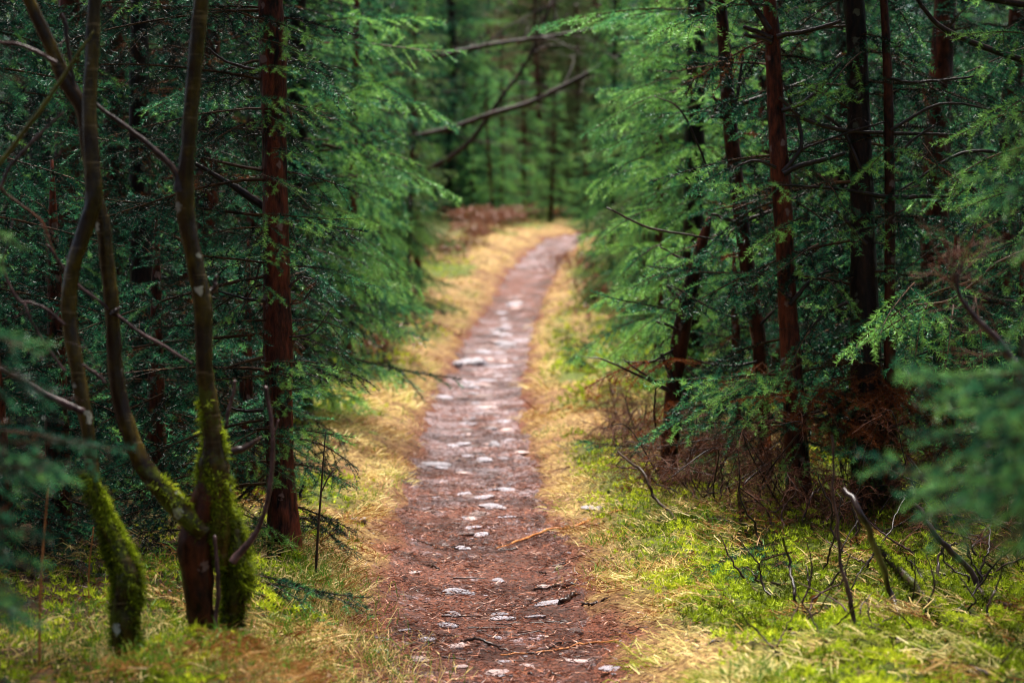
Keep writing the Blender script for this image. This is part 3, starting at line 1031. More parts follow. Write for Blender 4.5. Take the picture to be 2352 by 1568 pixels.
# ------------------------------------------------------------------ the two mossy broadleaf trees, left foreground
def mossy_trees():
    rg = np.random.default_rng(41)
    base = on_ground(480, 1492); d = base[1]
    t = thing('mossy_tree', 'olive-barked forked tree rising from a thick moss-covered stump', 'tree', base)
    P, r = px_stem([(505, 1300, 60), (500, 1180, 86), (492, 1080, 92), (490, 1020, 64), (480, 930, 54), (470, 850, 52), (465, 700, 56), (445, 590, 50), (428, 500, 54), (425, 430, 52), (432, 340, 46), (442, 220, 44), (452, 110, 46), (462, 0, 44)], d, 110, .15)
    P, r = grow_on(P, r, 5.5, lean=(.3, -.2))
    trunk_part(t, base, P, r, 'bark_olive', 20, .13, (1.0, 1.25), rg=rg)
    moss_fuzz(t, base, P, r, .3, .98, 5200, rg, .024, 'shaggy green-brown moss round the fork')
    PA = P
    P2, r2 = px_stem([(462, 1520, 64), (462, 1430, 74), (452, 1320, 92), (450, 1240, 100), (470, 1160, 96), (492, 1090, 80)], d - .02, 50)
    trunk_part(t, base, P2, r2, 'bark_sapling', 20, .12, name='stump', rg=rg)
    P3, r3 = px_stem([(520, 1505, 44), (535, 1420, 58), (545, 1340, 72), (535, 1260, 70), (515, 1180, 66)], d + .03, 50)
    trunk_part(t, base, P3, r3, 'bark_olive', 18, .15, (3, 4), name='side_root', rg=rg)
    moss_fuzz(t, base, P3, r3, 0, 1.2, 3600, rg, .04, 'brown-olive shaggy moss', .0)
    P4, r4 = px_stem([(470, 1225, 60), (420, 1175, 66), (370, 1120, 62), (325, 1060, 54), (290, 970, 50), (268, 870, 46), (260, 760, 44), (255, 680, 44), (245, 600, 44), (238, 520, 44), (215, 430, 46), (204, 330, 48), (188, 250, 46), (150, 185, 44), (118, 108, 40), (84, 40, 38), (58, -20, 36)], d - .05, 120, .1)
    P4, r4 = grow_on(P4, r4, 4.6, lean=(-.5, -.2))
    trunk_part(t, base, P4, r4, 'bark_olive', 18, .13, (.75, .95), name='limb', rg=rg)
    moss_fuzz(t, base, P4, r4, .3, .72, 2200, rg, .02)
    for pts, mt in (([(410, 440, 30), (405, 400, 20), (370, 355, 18), (300, 295, 15), (235, 250, 13), (200, 215, 10)], 'dead_wood'),
                    ([(535, 1035, 26), (560, 1028, 22), (585, 1012, 14), (602, 1000, 5)], 'dead_wood'),
                    ([(535, 1290, 26), (570, 1250, 22), (600, 1205, 16), (620, 1120, 14), (626, 1020, 13), (615, 930, 12), (608, 892, 11)], 'pale_wood'),
                    ([(624, 1035, 8), (634, 990, 7), (645, 965, 4)], 'pale_wood'),
                    ([(495, 1450, 12), (500, 1340, 14), (492, 1230, 11)], 'pale_wood'),
                    ([(520, 980, 11), (530, 930, 10), (541, 872, 9)], 'pale_wood'),
                    ([(485, 668, 18), (492, 650, 14), (497, 640, 9)], 'dead_wood'),
                    ([(440, 835, 9), (400, 812, 9), (330, 770, 10), (270, 730, 10), (225, 695, 9), (165, 650, 9), (110, 575, 8), (100, 565, 5)], 'pale_wood'),
                    ([(258, 720, 20), (268, 712, 16), (276, 705, 8)], 'dead_wood')):
        px_branch(t, base, pts, d - .12, mt, rg=rg)

    b2 = on_ground(290, 1528); d2 = b2[1]
    t2 = thing('mossy_tree', 'leaning tree with a moss-sleeved foot at the far left, dark stem', 'tree', b2)
    P, r = px_stem([(290, 1570, 92), (292, 1500, 84), (290, 1400, 84), (294, 1325, 80), (268, 1260, 66), (238, 1190, 52), (216, 1120, 44), (208, 1040, 40), (196, 950, 42), (180, 860, 44), (165, 780, 44), (158, 700, 46), (168, 610, 46), (192, 540, 46), (214, 460, 48), (213, 380, 46), (206, 270, 44), (211, 130, 42), (218, -20, 40)], d2, 130)
    P, r = grow_on(P, r, 5.2, lean=(.2, 0))
    trunk_part(t2, b2, P, r, 'bark_olive', 20, .14, (.75, 1.0), rg=rg)
    moss_fuzz(t2, b2, P, r, -.2, .78, 7500, rg, .024, 'yellow-green moss sleeve on the foot')
    for pts, mt, dd in (([(190, 945, 22), (160, 930, 22), (110, 905, 20), (50, 872, 18), (0, 842, 16), (-40, 825, 14)], 'pale_wood', -.25),
                        ([(150, 745, 10), (110, 710, 9), (70, 690, 10), (45, 690, 10), (20, 650, 8), (5, 600, 7), (15, 560, 5), (28, 500, 3)], 'pale_wood', -.1),
                        ([(150, 850, 9), (110, 800, 9), (70, 740, 8), (48, 695, 8)], 'pale_wood', -.1),
                        ([(-30, 470, 10), (0, 425, 10), (20, 385, 10), (60, 330, 9), (100, 290, 8), (140, 256, 6)], 'pale_wood', -.3),
                        ([(-30, 410, 14), (20, 350, 14), (80, 270, 13), (140, 185, 11), (195, 100, 8), (215, 70, 5)], 'green_stem', -.5),
                        ([(130, 145, 12), (90, 118, 12), (40, 100, 11), (-20, 92, 9)], 'pale_wood', -.3),
                        ([(240, 880, 12), (215, 855, 11), (190, 840, 8)], 'pale_wood', -.05),
                        ([(0, 430, 9), (30, 455, 8), (90, 500, 7), (120, 560, 5), (135, 610, 3)], 'dead_twig', -.2),
                        ([(140, 30, 13), (150, 60, 14), (160, 120, 12), (175, 220, 9)], 'dead_wood', .1)):
        px_branch(t2, b2, pts, d2 + dd, mt, rg=rg, tw=1, twl=.12)
    # thin orange shoots standing near its foot
    for X, Y, top, h in ((90, 1545, (110, 1120), 8), (205, 1420, (215, 1210), 5)):
        bb = on_ground(X, Y)
        P, r = px_stem([(X, Y + 5, h), ((X + top[0]) / 2 - 6, (Y + top[1]) / 2, h * .9), (*top, h * .5)], bb[1], 16)
        o = Mesh().add(*tube(P, r, 6, .08, rg)).build('dry_shoot', ('orange_wood',), None, None, 'mossy')
        tag(o, 'tall thin orange dead stem near the left edge' if X < 100 else 'short orange dead stem beside the moss-sleeved foot', 'shoot')
    b3 = on_ground(725, 1345)
    P, r = px_stem([(724, 1350, 9), (728, 1260, 8), (738, 1120, 6), (748, 990, 3)], b3[1], 20)
    ms = Mesh().add(*tube(P, r, 6, .15, rg))
    q, rr = px_stem([(738, 1130, 5), (752, 1100, 4), (766, 1078, 5)], b3[1], 8)
    ms.add(*tube(q, rr, 6, .1, rg))
    tag(ms.build('bare_shoot', ('dead_wood',), None, None, 'mossy'), 'thin upright bare shoot in the grass between red spruce and path', 'shoot')


STEM_W = 0.78
mossy_trees()
STEM_W = 1.0


# ------------------------------------------------------------------ stems right of the path
def right_trees():
    rg = np.random.default_rng(51)

    def one(label, foot, pts, mt, H, R, lod, age=0., azi=None, z0=.5, n=5, sides=16, mossy=None, dead=.0, dens=1.0, lean=(0, 0), whorl=.24, keepdrops=.5, toward=0.0):
        if len(foot) == 3:
            base = at(*foot); base[2] = float(land(base[0], base[1]))
        else:
            base = on_ground(*foot)
        d = base[1]
        t = thing('spruce_tree', label, 'tree', base)
        P, r = px_stem(pts, d, 90, toward)
        P, r = grow_on(P, r, H, lean=lean)
        trunk_part(t, base, P, r, mt, sides, .09, mossy, rg=rg)
        if R:
            ms, dr = Mesh(), []
            crown(ms, stem_axis(P), rg, z0, H * .97, H, R, lod, dr, azi, dead, age, whorl, n=n, dens=dens)
            if ms.n:
                ms.build('crown', ('needles', 'twig'), t, base)
                drops_part(dr, t, base, rg, keepdrops)
        return t, base, d

    back = lambda az, z: 1.0 if (math.sin(az) > .1 or z > 3.2) else (.35 if rg.random() < .15 else 0)
    # slim sapling with whorls of bare stubs
    t, b, d = one('slim red-brown sapling with whorls of bare stubs, right of the path', (1757, 1130),
                  [(1760, 1150, 32), (1756, 1000, 31), (1745, 800, 34), (1726, 680, 36), (1710, 560, 35), (1692, 420, 34), (1676, 280, 34), (1665, 130, 30), (1655, 0, 25)], 'bark_sapling', 5.2, .8, 1, -.05, lambda az, z: 1.0 if (math.sin(az) > .35 or z > 3.2) else 0, .75, 4)
    for pts in ([(1672, 265, 12), (1650, 258, 10), (1634, 248, 8)], [(1672, 272, 9), (1650, 270, 8), (1630, 272, 7)], [(1670, 262, 11), (1650, 240, 9), (1634, 222, 6)],
                [(1685, 262, 15), (1702, 240, 13), (1745, 225, 11), (1830, 195, 9), (1900, 160, 7), (1938, 122, 4)], [(1682, 262, 10), (1695, 215, 9), (1698, 180, 8), (1704, 120, 4)],
                [(1655, 22, 12), (1630, 5, 9), (1600, -20, 8)], [(1662, 22, 12), (1690, 0, 9), (1720, -30, 8)], [(1700, 512, 12), (1670, 505, 9), (1634, 494, 7)], [(1700, 512, 12), (1735, 498, 10), (1780, 480, 8), (1850, 440, 5)],
                [(1700, 505, 9), (1705, 480, 8), (1712, 470, 5)], [(1735, 695, 12), (1715, 670, 10), (1700, 652, 6)], [(1640, 420, 5), (1600, 330, 5), (1560, 250, 4), (1500, 220, 2)],
                [(1735, 715, 8), (1680, 725, 6), (1600, 690, 5), (1540, 655, 3)], [(1740, 830, 7), (1690, 840, 6), (1630, 835, 5), (1580, 818, 3)], [(1690, 560, 5), (1600, 540, 5), (1490, 520, 6), (1390, 475, 4)],
                [(1745, 745, 8), (1790, 700, 7), (1850, 660, 5)]):
        px_branch(t, b, pts, d - .03, rg=rg, tw=3, twl=.08)
    # red trunk
    t, b, d = one('straight red-brown spruce trunk between the slim sapling and the dark trunk', (1842, 1180),
                  [(1850, 1215, 84), (1842, 1180, 70), (1830, 1050, 56), (1822, 900, 50), (1812, 760, 46), (1804, 600, 42), (1794, 420, 46), (1785, 300, 40), (1778, 180, 37), (1774, 90, 36), (1768, 0, 30)], 'bark_red', 6.5, 1.0, 1, -.12, back, .8, 5, 20)
    for pts in ([(1775, 88, 13), (1750, 75, 12), (1710, 66, 10)], [(1775, 98, 12), (1745, 88, 10), (1713, 80, 9)], [(1785, 85, 14), (1850, 75, 11), (1935, 48, 9)], [(1768, 70, 16), (1735, 20, 13), (1700, -20, 12)],
                [(1800, 400, 16), (1830, 385, 14), (1880, 370, 12), (1940, 350, 10)], [(1798, 395, 12), (1836, 345, 10), (1838, 300, 9), (1820, 240, 7), (1800, 190, 4)], [(1795, 255, 12), (1860, 225, 11), (1930, 140, 8)],
                [(1838, 345, 7), (1880, 330, 6), (1960, 300, 6), (2040, 280, 4)], [(1782, 385, 9), (1740, 370, 7), (1700, 380, 4)], [(1815, 700, 12), (1860, 640, 8), (1900, 620, 5)], [(1815, 690, 8), (1780, 650, 6), (1745, 625, 4)],
                [(1790, 225, 8), (1850, 275, 9), (1930, 298, 10), (2020, 305, 10), (2120, 308, 8), (2240, 310, 4)]):
        px_branch(t, b, pts, d - .06, rg=rg, tw=4, twl=.1)
    # dark trunk
    t, b, d = one('thick nearly black spruce trunk, stoutest of the stems on the right', (1998, 1180),
                  [(2003, 1235, 104), (2000, 1170, 88), (1994, 1000, 80), (1990, 860, 74), (1986, 700, 66), (1982, 560, 58), (1978, 400, 54), (1972, 250, 52), (1968, 120, 50), (1962, 0, 46)], 'bark_dark', 8.0, 1.35, 1, -.2, back, .9, 5, 22, (.2, .75))
    moss_fuzz(t, b, *px_stem([(2000, 1200, 96), (1996, 1100, 84), (1992, 950, 78), (1990, 850, 74)], d, 40), 0, 1.0, 3000, rg, .02)
    for pts in ([(1985, 405, 10), (1940, 300, 8), (1880, 250, 6)], [(1995, 935, 8), (1900, 940, 6), (1820, 960, 4)], [(1960, 690, 10), (1900, 720, 7), (1860, 760, 4)], [(2000, 820, 7), (2060, 830, 6), (2160, 800, 4)],
                [(1990, 560, 10), (1940, 500, 9), (1900, 470, 5)]):
        px_branch(t, b, pts, d - .06, rg=rg, tw=6, twl=.15)
    # thin upright
    t, b, d = one('thin upright stem with mossy foot just right of the thick dark trunk', (2052, 1185),
                  [(2056, 1215, 38), (2052, 1150, 33), (2046, 1000, 30), (2044, 860, 27), (2044, 700, 26), (2044, 500, 25), (2042, 300, 23), (2038, 150, 21), (2030, 0, 18)], 'bark_sapling', 4.6, .9, 1, -.1, back, .85, 4, 14, (.45, .9))
    moss_fuzz(t, b, *px_stem([(2052, 1190, 35), (2048, 1050, 31), (2045, 900, 28)], d, 40), 0, 1.0, 1600, rg, .016)
    for pts in ([(2045, 455, 14), (2000, 447, 10), (1930, 435, 8), (1850, 428, 6), (1770, 425, 4)], [(2045, 455, 14), (2110, 452, 10), (2180, 450, 6)], [(2046, 300, 8), (2130, 250, 8), (2200, 240, 6), (2300, 260, 4)],
                [(2045, 380, 8), (2090, 330, 7), (2150, 290, 5)], [(2045, 880, 8), (2130, 850, 7), (2200, 840, 4)], [(2046, 970, 8), (1990, 930, 6), (1920, 900, 4)], [(2046, 980, 8), (2120, 960, 7), (2230, 930, 4)],
                [(2044, 180, 8), (2100, 190, 7), (2230, 180, 5)]):
        px_branch(t, b, pts, d - .05, rg=rg, tw=6, twl=.12)
    # leaning dead sapling
    t, b, d = one('short leaning dark sapling with a broken top beside the right bank', (1535, 1122),
                  [(1532, 1140, 46), (1535, 1100, 42), (1540, 1000, 42), (1550, 880, 40), (1565, 760, 40), (1588, 650, 34), (1606, 580, 28), (1622, 525, 20), (1630, 500, 10)], 'bark_sapling', 1.0, 0, 1)
    for pts in ([(1572, 690, 12), (1550, 675, 11), (1530, 656, 9)], [(1562, 762, 9), (1540, 752, 8), (1508, 738, 6)], [(1548, 880, 14), (1530, 840, 13), (1516, 812, 8)], [(1545, 905, 8), (1480, 870, 7), (1390, 830, 4), (1350, 822, 2)],
                [(1545, 900, 9), (1490, 860, 7), (1430, 820, 3)], [(1560, 880, 9), (1600, 870, 8), (1640, 868, 5)], [(1552, 800, 6), (1500, 830, 5), (1440, 830, 3)], [(1545, 1010, 5), (1505, 980, 5), (1508, 880, 4)],
                [(1600, 620, 8), (1560, 590, 6), (1520, 565, 4)]):
        px_branch(t, b, pts, d - .03, rg=rg, tw=6, twl=.09)
    ms, dr = Mesh(), []
    for (X0, Y0, X1, Y1) in ((1575, 720, 1360, 690), (1590, 650, 1500, 740), (1600, 600, 1440, 625), (1560, 800, 1470, 850), (1600, 560, 1700, 640), (1575, 690, 1680, 760), (1560, 830, 1640, 900), (1610, 560, 1500, 580), (1570, 760, 1480, 790)):
        a, q = at(X0, Y0, d), at(X1, Y1, d - .15)
        put_spray(ms, a, q - a, float(np.linalg.norm(q - a)), 0, rg, age=.16 + rg.normal() * .08, drops=dr, roll=.2)  # lighter needle colour paints wet highlights on these sprays
    ms.build('crown', ('needles', 'twig'), t, b)
    drops_part(dr, t, b, rg, .6)
    # bough tree: bright sprays reaching over the path
    t, b, d = one('bright green spruce whose drooping boughs reach over the right bank', (1590, 985),
                  [(1592, 1000, 60), (1590, 900, 54), (1592, 600, 50), (1596, 300, 44), (1600, 0, 38)], 'bark_dark', 5.2, 1.05, 1, .30, lambda az, z: (1.12 if z > .95 else .6) if math.cos(az) < .3 else .8, .55, 5, 14, None, .25, whorl=.21, keepdrops=.6)  # needle colour raised to paint light on the path-side boughs
    ms, dr = Mesh(), []
    for (X0, Y0, X1, Y1) in ((1560, 20, 1215, 35), (1600, 20, 1340, 40), (1620, 60, 1430, 120), (1560, 180, 1370, 210), (1600, 160, 1440, 100), (1560, 210, 1320, 265), (1600, 240, 1480, 300), (1540, 290, 1340, 330), (1640, 100, 1480, 20), (1660, 230, 1500, 190),
                             (1640, 340, 1480, 330), (1620, 420, 1440, 450), (1660, 470, 1500, 430), (1500, 480, 1340, 540), (1480, 360, 1330, 420), (1520, 560, 1400, 620)):
        a, q = at(X0, Y0, d - .7), at(X1, Y1, d - .9)
        put_spray(ms, a, q - a, float(np.linalg.norm(q - a)), 1, rg, age=.42 + rg.normal() * .12, drops=dr, roll=.2)  # sprays coloured brighter to stand for light over the path
    o = ms.build('bough', ('needles', 'twig'), t, b)
    o['label'] = 'bright green sprays on the path side, light painted into their colour'
    drops_part(dr, t, b, rg, .7)
    # its like on the left
    t, b, d = one('spruce with pale green boughs hanging right of the red-barked trunk', (690, 900, 14.2),
                  [(690, 960, 62), (688, 800, 56), (686, 500, 50), (684, 200, 42), (684, 0, 38)], 'bark_dark', 5.6, 1.1, 1, .16, lambda az, z: 1.0 if abs(math.cos(az)) > .3 or math.sin(az) > 0 else .7, .5, 5, 14, None, .3, whorl=.22, keepdrops=.5)
    ms, dr = Mesh(), []
    for (X0, Y0, X1, Y1) in ((740, 50, 1020, 20), (730, 100, 1075, 150), (760, 150, 1065, 265), (720, 250, 905, 160), (700, 320, 1000, 330), (740, 330, 1065, 430), (700, 430, 900, 380), (680, 470, 970, 560), (740, 560, 1005, 610),
                             (700, 600, 950, 700), (740, 690, 985, 765), (660, 280, 880, 262), (680, 90, 880, 60), (640, 200, 800, 215), (690, 720, 880, 830), (660, 520, 830, 560), (690, 640, 860, 640)):
        a, q = at(X0, Y0, d - .5), at(X1, Y1, d - .7)
        put_spray(ms, a, q - a, float(np.linalg.norm(q - a)), 1, rg, age=.22 + rg.normal() * .12, drops=dr, roll=.2)  # path-side light put into the colour of these sprays too
    o = ms.build('bough', ('needles', 'twig'), t, b)
    o['label'] = 'pale green sprays on the path side, light painted into their colour'
    drops_part(dr, t, b, rg, .6)
    # sprays between the stems in front
    ms, dr = Mesh(), []
    base = on_ground(1842, 1180); d = base[1]
    t = [o for o in COL.objects if o.get('label', '').startswith('straight red-brown')][0]
    for (X0, Y0, X1, Y1) in ((1800, 860, 1515, 900), (1780, 850, 1640, 945), (1850, 830, 1680, 950), (1810, 420, 1650, 440), (1840, 500, 1720, 560), (1880, 560, 1760, 640), (1690, 330, 1600, 410), (1860, 760, 1800, 870), (1900, 940, 1960, 1030),
                             (1850, 1000, 1790, 1080), (1900, 640, 1980, 700), (1760, 120, 1660, 60), (1980, 120, 1880, 200), (1950, 250, 1850, 180), (2060, 330, 1960, 400), (2120, 330, 2180, 430), (2080, 480, 1960, 560), (2160, 560, 2050, 660),
                             (2080, 700, 1960, 740), (2180, 620, 2110, 760), (2240, 700, 2180, 820), (2260, 480, 2200, 580), (2300, 380, 2180, 420), (1700, 590, 1560, 610), (1880, 400, 1960, 470), (1650, 40, 1540, 60), (1720, 180, 1560, 220)):
        dz = 1.3 if X0 < 1770 else 0
        a, q = at(X0, Y0, d - .1 + dz), at(X1, Y1, d - .35 + dz)
        put_spray(ms, a, q - a, float(np.linalg.norm(q - a)) * 1.05, 0, rg, age=.16 + rg.normal() * .1, drops=dr, roll=.25)  # wet blue-green highlights painted in by a lighter needle colour
    o = ms.build('bough', ('needles', 'twig'), t, base)
    drops_part(dr, t, base, rg, .6)
    # low half-dead boughs round the feet of the right-hand stems
    for lb, X, Y in (('slim red-brown', 1757, 1130), ('straight red-brown', 1842, 1180), ('thick nearly black', 1998, 1180), ('thin upright stem', 2052, 1185), ('short leaning dark', 1535, 1122)):
        t = [o for o in COL.objects if o.get('label', '').startswith(lb)][0]
        base = on_ground(X, Y)
        ms = Mesh(); dr = []
        for k in range(11):
            az = rg.uniform(2.6, 6.8); zz = rg.uniform(.12, .75)
            D = np.array([math.cos(az), math.sin(az) * .8, rg.uniform(-.35, .15)])
            put_spray(ms, base + np.array([0, 0, zz]), D, rg.uniform(.3, .62), 0, rg, age=-.05 + rg.normal() * .1, dead=rg.random() < .62, drops=dr, roll=.3)
        o = ms.build('low_bough', ('needles', 'twig'), t, base)
        o['label'] = 'half-dead brown and green boughs near the ground'
        drops_part(dr, t, base, rg, .5)
    # knobby dead boughs high on the right
    b = at(2600, 1150, 10.5); b[2] = float(land(b[0], b[1]))
    t = thing('spruce_tree', 'spruce beyond the right edge with knobby dark boughs crossing the top right corner', 'tree', b)
    P, r = px_stem([(2600, 1150, 80), (2590, 600, 70), (2580, 0, 56)], 10.5, 40)
    P, r = grow_on(P, r, 7.5)
    trunk_part(t, b, P, r, 'bark_dark', 16, .08, rg=rg)
    for pts in ([(2580, 210, 22), (2460, 180, 18), (2352, 140, 16), (2260, 108, 15), (2170, 68, 13), (2120, 20, 11), (2085, -40, 9)], [(2580, 50, 22), (2460, 25, 20), (2352, 12, 18), (2260, -4, 14)], [(2580, 700, 22), (2350, 695, 14), (2250, 690, 16), (2195, 680, 8)],
                [(2590, 560, 16), (2350, 380, 10), (2220, 350, 8), (2100, 420, 6), (2020, 470, 4)]):
        px_branch(t, b, pts, 10.3, rg=rg, tw=9, twl=.14)
    ms, dr = Mesh(), []
    crown(ms, stem_axis(P), rg, .4, 7.2, 7.5, 1.35, 1, dr, None, 0, -.05, .24, n=7)
    ms.build('crown', ('needles', 'twig'), t, b)
    drops_part(dr, t, b, rg, .4)


right_trees()


# ------------------------------------------------------------------ blurred boughs close to the camera
def near_boughs():
    rg = np.random.default_rng(61)

    def side_tree(label, x, d, boughs, age, side):
        b = np.array([x, d, float(land(x, d))])
        t = thing('spruce_tree', label, 'tree', b)
        P = np.array([[x, d, b[2] - .1], [x, d, 2.0], [x, d, 6.2]]); P = curve(P, 20)
        trunk_part(t, b, P, np.linspace(.04, .012, 20), 'bark_dark', 12, .06, rg=rg)
        ms, dr = Mesh(), []
        for (X0, Y0, X1, Y1, dd) in boughs:
            q = at(X1, Y1, dd); a = at(X0, Y0, dd + .1)
            put_spray(ms, a, q - a, float(np.linalg.norm(q - a)), 0, rg, age=age + rg.normal() * .12, roll=.35, drops=dr)
            st = np.array([x, d, a[2] + .05])
            ms.add(*tube(curve([st, (st + a) / 2 + np.array([0, 0, .03]), a], 8), np.linspace(.008, .004, 8), 5), a=.3, m=1)
        crown(ms, lambda z: np.array([x, d, z]), rg, 2.75, 6.0, 6.3, 2.5, 2, None, None, 0, -.1, .28, fine_top=0, n=9)  # wide upper crown out of view, added to shade the near ground
        ms.build('crown', ('needles', 'twig'), t, b)
        drops_part(dr, t, b, rg, .6)

    side_tree('blurred blue-green spruce reaching in from the left edge close to the camera', -1.75, 4.4,
              [(-330, 1010, 205, 1060, 4.3), (-330, 1050, 190, 1130, 4.2), (-300, 1130, 130, 1200, 4.2), (-280, 1220, 110, 1300, 4.1), (-300, 1300, 90, 1400, 4.0), (-300, 740, 130, 860, 3.9), (-300, 690, 90, 790, 4.0),
               (-300, 1500, 140, 1500, 4.2), (-300, 560, 30, 690, 4.0), (-300, 130, 50, 100, 4.2), (-260, 480, 70, 488, 4.6), (-300, 250, 30, 290, 4.2), (-200, 1000, 270, 1018, 4.7), (-330, 1090, 150, 1100, 4.1), (-330, 1180, 120, 1240, 4.1), (-320, 1020, 120, 1010, 4.3), (-320, 1330, 60, 1350, 4.1)], .06, -1)
    side_tree('large blurred spruce bough hanging in from the right edge close to the camera', 1.75, 4.2,
              [(2680, 960, 2070, 900, 3.9), (2680, 1010, 2110, 1050, 3.9), (2640, 1060, 1990, 1125, 4.1), (2660, 1040, 2090, 1190, 3.9), (2640, 900, 2180, 980, 4.0), (2560, 930, 2190, 840, 3.8),
               (2640, 330, 2290, 210, 3.9), (2640, 430, 2320, 520, 3.7), (2640, 470, 2210, 440, 4.8), (2600, 720, 2320, 640, 3.9), (2600, 1060, 2200, 1110, 3.8), (2680, 1000, 2050, 1010, 4.0), (2680, 940, 2130, 960, 3.9), (2680, 1080, 2060, 1090, 4.1), (2680, 1100, 2130, 1150, 3.9), (2680, 900, 2110, 860, 4.0), (2600, 1130, 2230, 1170, 3.9)], .13, 1)
    # sharp drooping green sprig group on the right, nearer than the trunks
    b = at(2700, 1200, 7.6); b[2] = float(land(b[0], b[1]))
    t = thing('spruce_tree', 'spruce outside the right edge whose yellow-green sprigs hang before the dark trunk', 'tree', b)
    P = curve(np.array([[b[0], b[1], b[2] - .1], [b[0], b[1], 1.5], [b[0], b[1], 6.4]]), 20)
    trunk_part(t, b, P, np.linspace(.06, .012, 20), 'bark_dark', 12, .06, rg=rg)
    ms, dr = Mesh(), []
    for (X0, Y0, X1, Y1) in ((2250, 640, 1945, 760), (2180, 690, 1975, 790), (2130, 700, 2080, 830), (2190, 700, 2160, 850), (2240, 680, 2250, 830), (2100, 650, 2000, 720), (2420, 560, 2240, 660), (2400, 250, 2200, 300), (2420, 330, 2150, 370),
                             (2420, 430, 2230, 470), (2400, 200, 2260, 260), (2420, 100, 2240, 60), (2420, 600, 2300, 720)):
        a, q = at(X0, Y0, 7.8), at(X1, Y1, 7.5)
        put_spray(ms, a, q - a, float(np.linalg.norm(q - a)), 0, rg, age=.12, drops=dr, roll=.3)
        if X0 > 2380:
            ms.add(*tube(curve([np.array([b[0], b[1], a[2]]), a], 4), .007, 5), a=.3, m=1)
    crown(ms, lambda z: np.array([b[0], b[1], z]), rg, 2.9, 6.3, 6.6, 1.9, 2, None, None, 0, -.1, .3, fine_top=0, n=8)  # unseen high crown, added for shade on the near right
    C, r = px_stem([(2700, 520, 16), (2420, 560, 12), (2300, 600, 10), (2250, 640, 8), (2180, 690, 6), (2100, 700, 4)], 7.75, 20)
    ms.add(*tube(C, r, 6), a=.3, m=1)
    ms.build('crown', ('needles', 'twig'), t, b)
    drops_part(dr, t, b, rg, .7)
    P, r = px_stem([(2500, 1030, 20), (2400, 940, 20), (2345, 855, 18), (2290, 780, 16), (2240, 730, 14), (2205, 680, 11), (2200, 640, 8), (2215, 600, 5)], 5.6, 40)
    t = thing('dead_branch', 'pale curving dead branch with brown twigs at the right edge', 'branch', P[0])
    ms = Mesh().add(*tube(P, r, 8, .15, rg))
    ms.build('stem', ('pale_wood',), t, P[0], 'mossy')
    ms = Mesh()
    whiskers(ms, P[10:], rg, 26, .20, .0018, sub=2)
    ms.build('twigs', ('dead_twig',), t, P[0], 'mossy')


near_boughs()


# ------------------------------------------------------------------ dead brown brush under the right-hand stems
def brush():
    rg = np.random.default_rng(71)
    spots = [(1460, 1030, .42, 'brown dead brush at the foot of the leaning sapling, nearest the path'), (1580, 1150, .45, 'tangled dead brush in front of the leaning sapling'), (1660, 1170, .5, 'dense brown brush below the slim sapling'),
             (1740, 1180, .5, 'brown dead brush between the slim sapling and red trunk'), (1880, 1190, .5, 'dead brush between the red trunk and the thick dark one'), (1420, 960, .3, 'low brown brush farthest from the camera on the right bank'),
             (1960, 1210, .4, 'sparse dead brush at the foot of the thick dark trunk'), (2120, 1180, .5, 'dead brush right of the thin mossy stem'), (2230, 1210, .5, 'brown dead brush under the blurred bough at the right'), (1500, 1100, .4, 'dead brush between the path bank and the leaning sapling'),
             (1800, 1225, .35, 'low sparse brush in front of the red trunk'), (2330, 1300, .4, 'dead brush at the right edge above the moss'), (1610, 1110, .45, 'dead brush behind the tangled one at the leaning sapling'), (1700, 1130, .5, 'dead brush behind the slim sapling')]
    for X, Y, h, lb in spots:
        b = on_ground(X, Y)
        t = thing('dead_brush', lb, 'brush', b, 'dead brush under the right-hand trees')
        st, tw = Mesh(), Mesh()
        for _ in range(9):
            az = rg.uniform(0, 6.283); l = h * rg.uniform(.7, 1.3)
            d = np.array([math.cos(az) * .8, math.sin(az) * .5, rg.uniform(.3, 1.1)]); d /= np.linalg.norm(d)
            p0 = b + np.array([rg.normal() * .09, rg.normal() * .09, -.02])
            P = curve([p0, p0 + d * l * .4 + rg.normal(size=3) * .05, p0 + d * l * .75 + rg.normal(size=3) * .08, p0 + d * l + rg.normal(size=3) * .1 - np.array([0, 0, .08])], 18)
            st.add(*tube(P, np.linspace(.005, .0016, 18) * rg.uniform(.7, 1.5), 5, .15, rg))
            whiskers(tw, P, rg, 20, .17, .0017, sub=2, spread=.9, droop=.25)
        st.build('stems', ('dead_wood',), t, b, 'mossy')
        tw.build('twigs', ('dead_twig',), t, b, 'mossy')


brush()


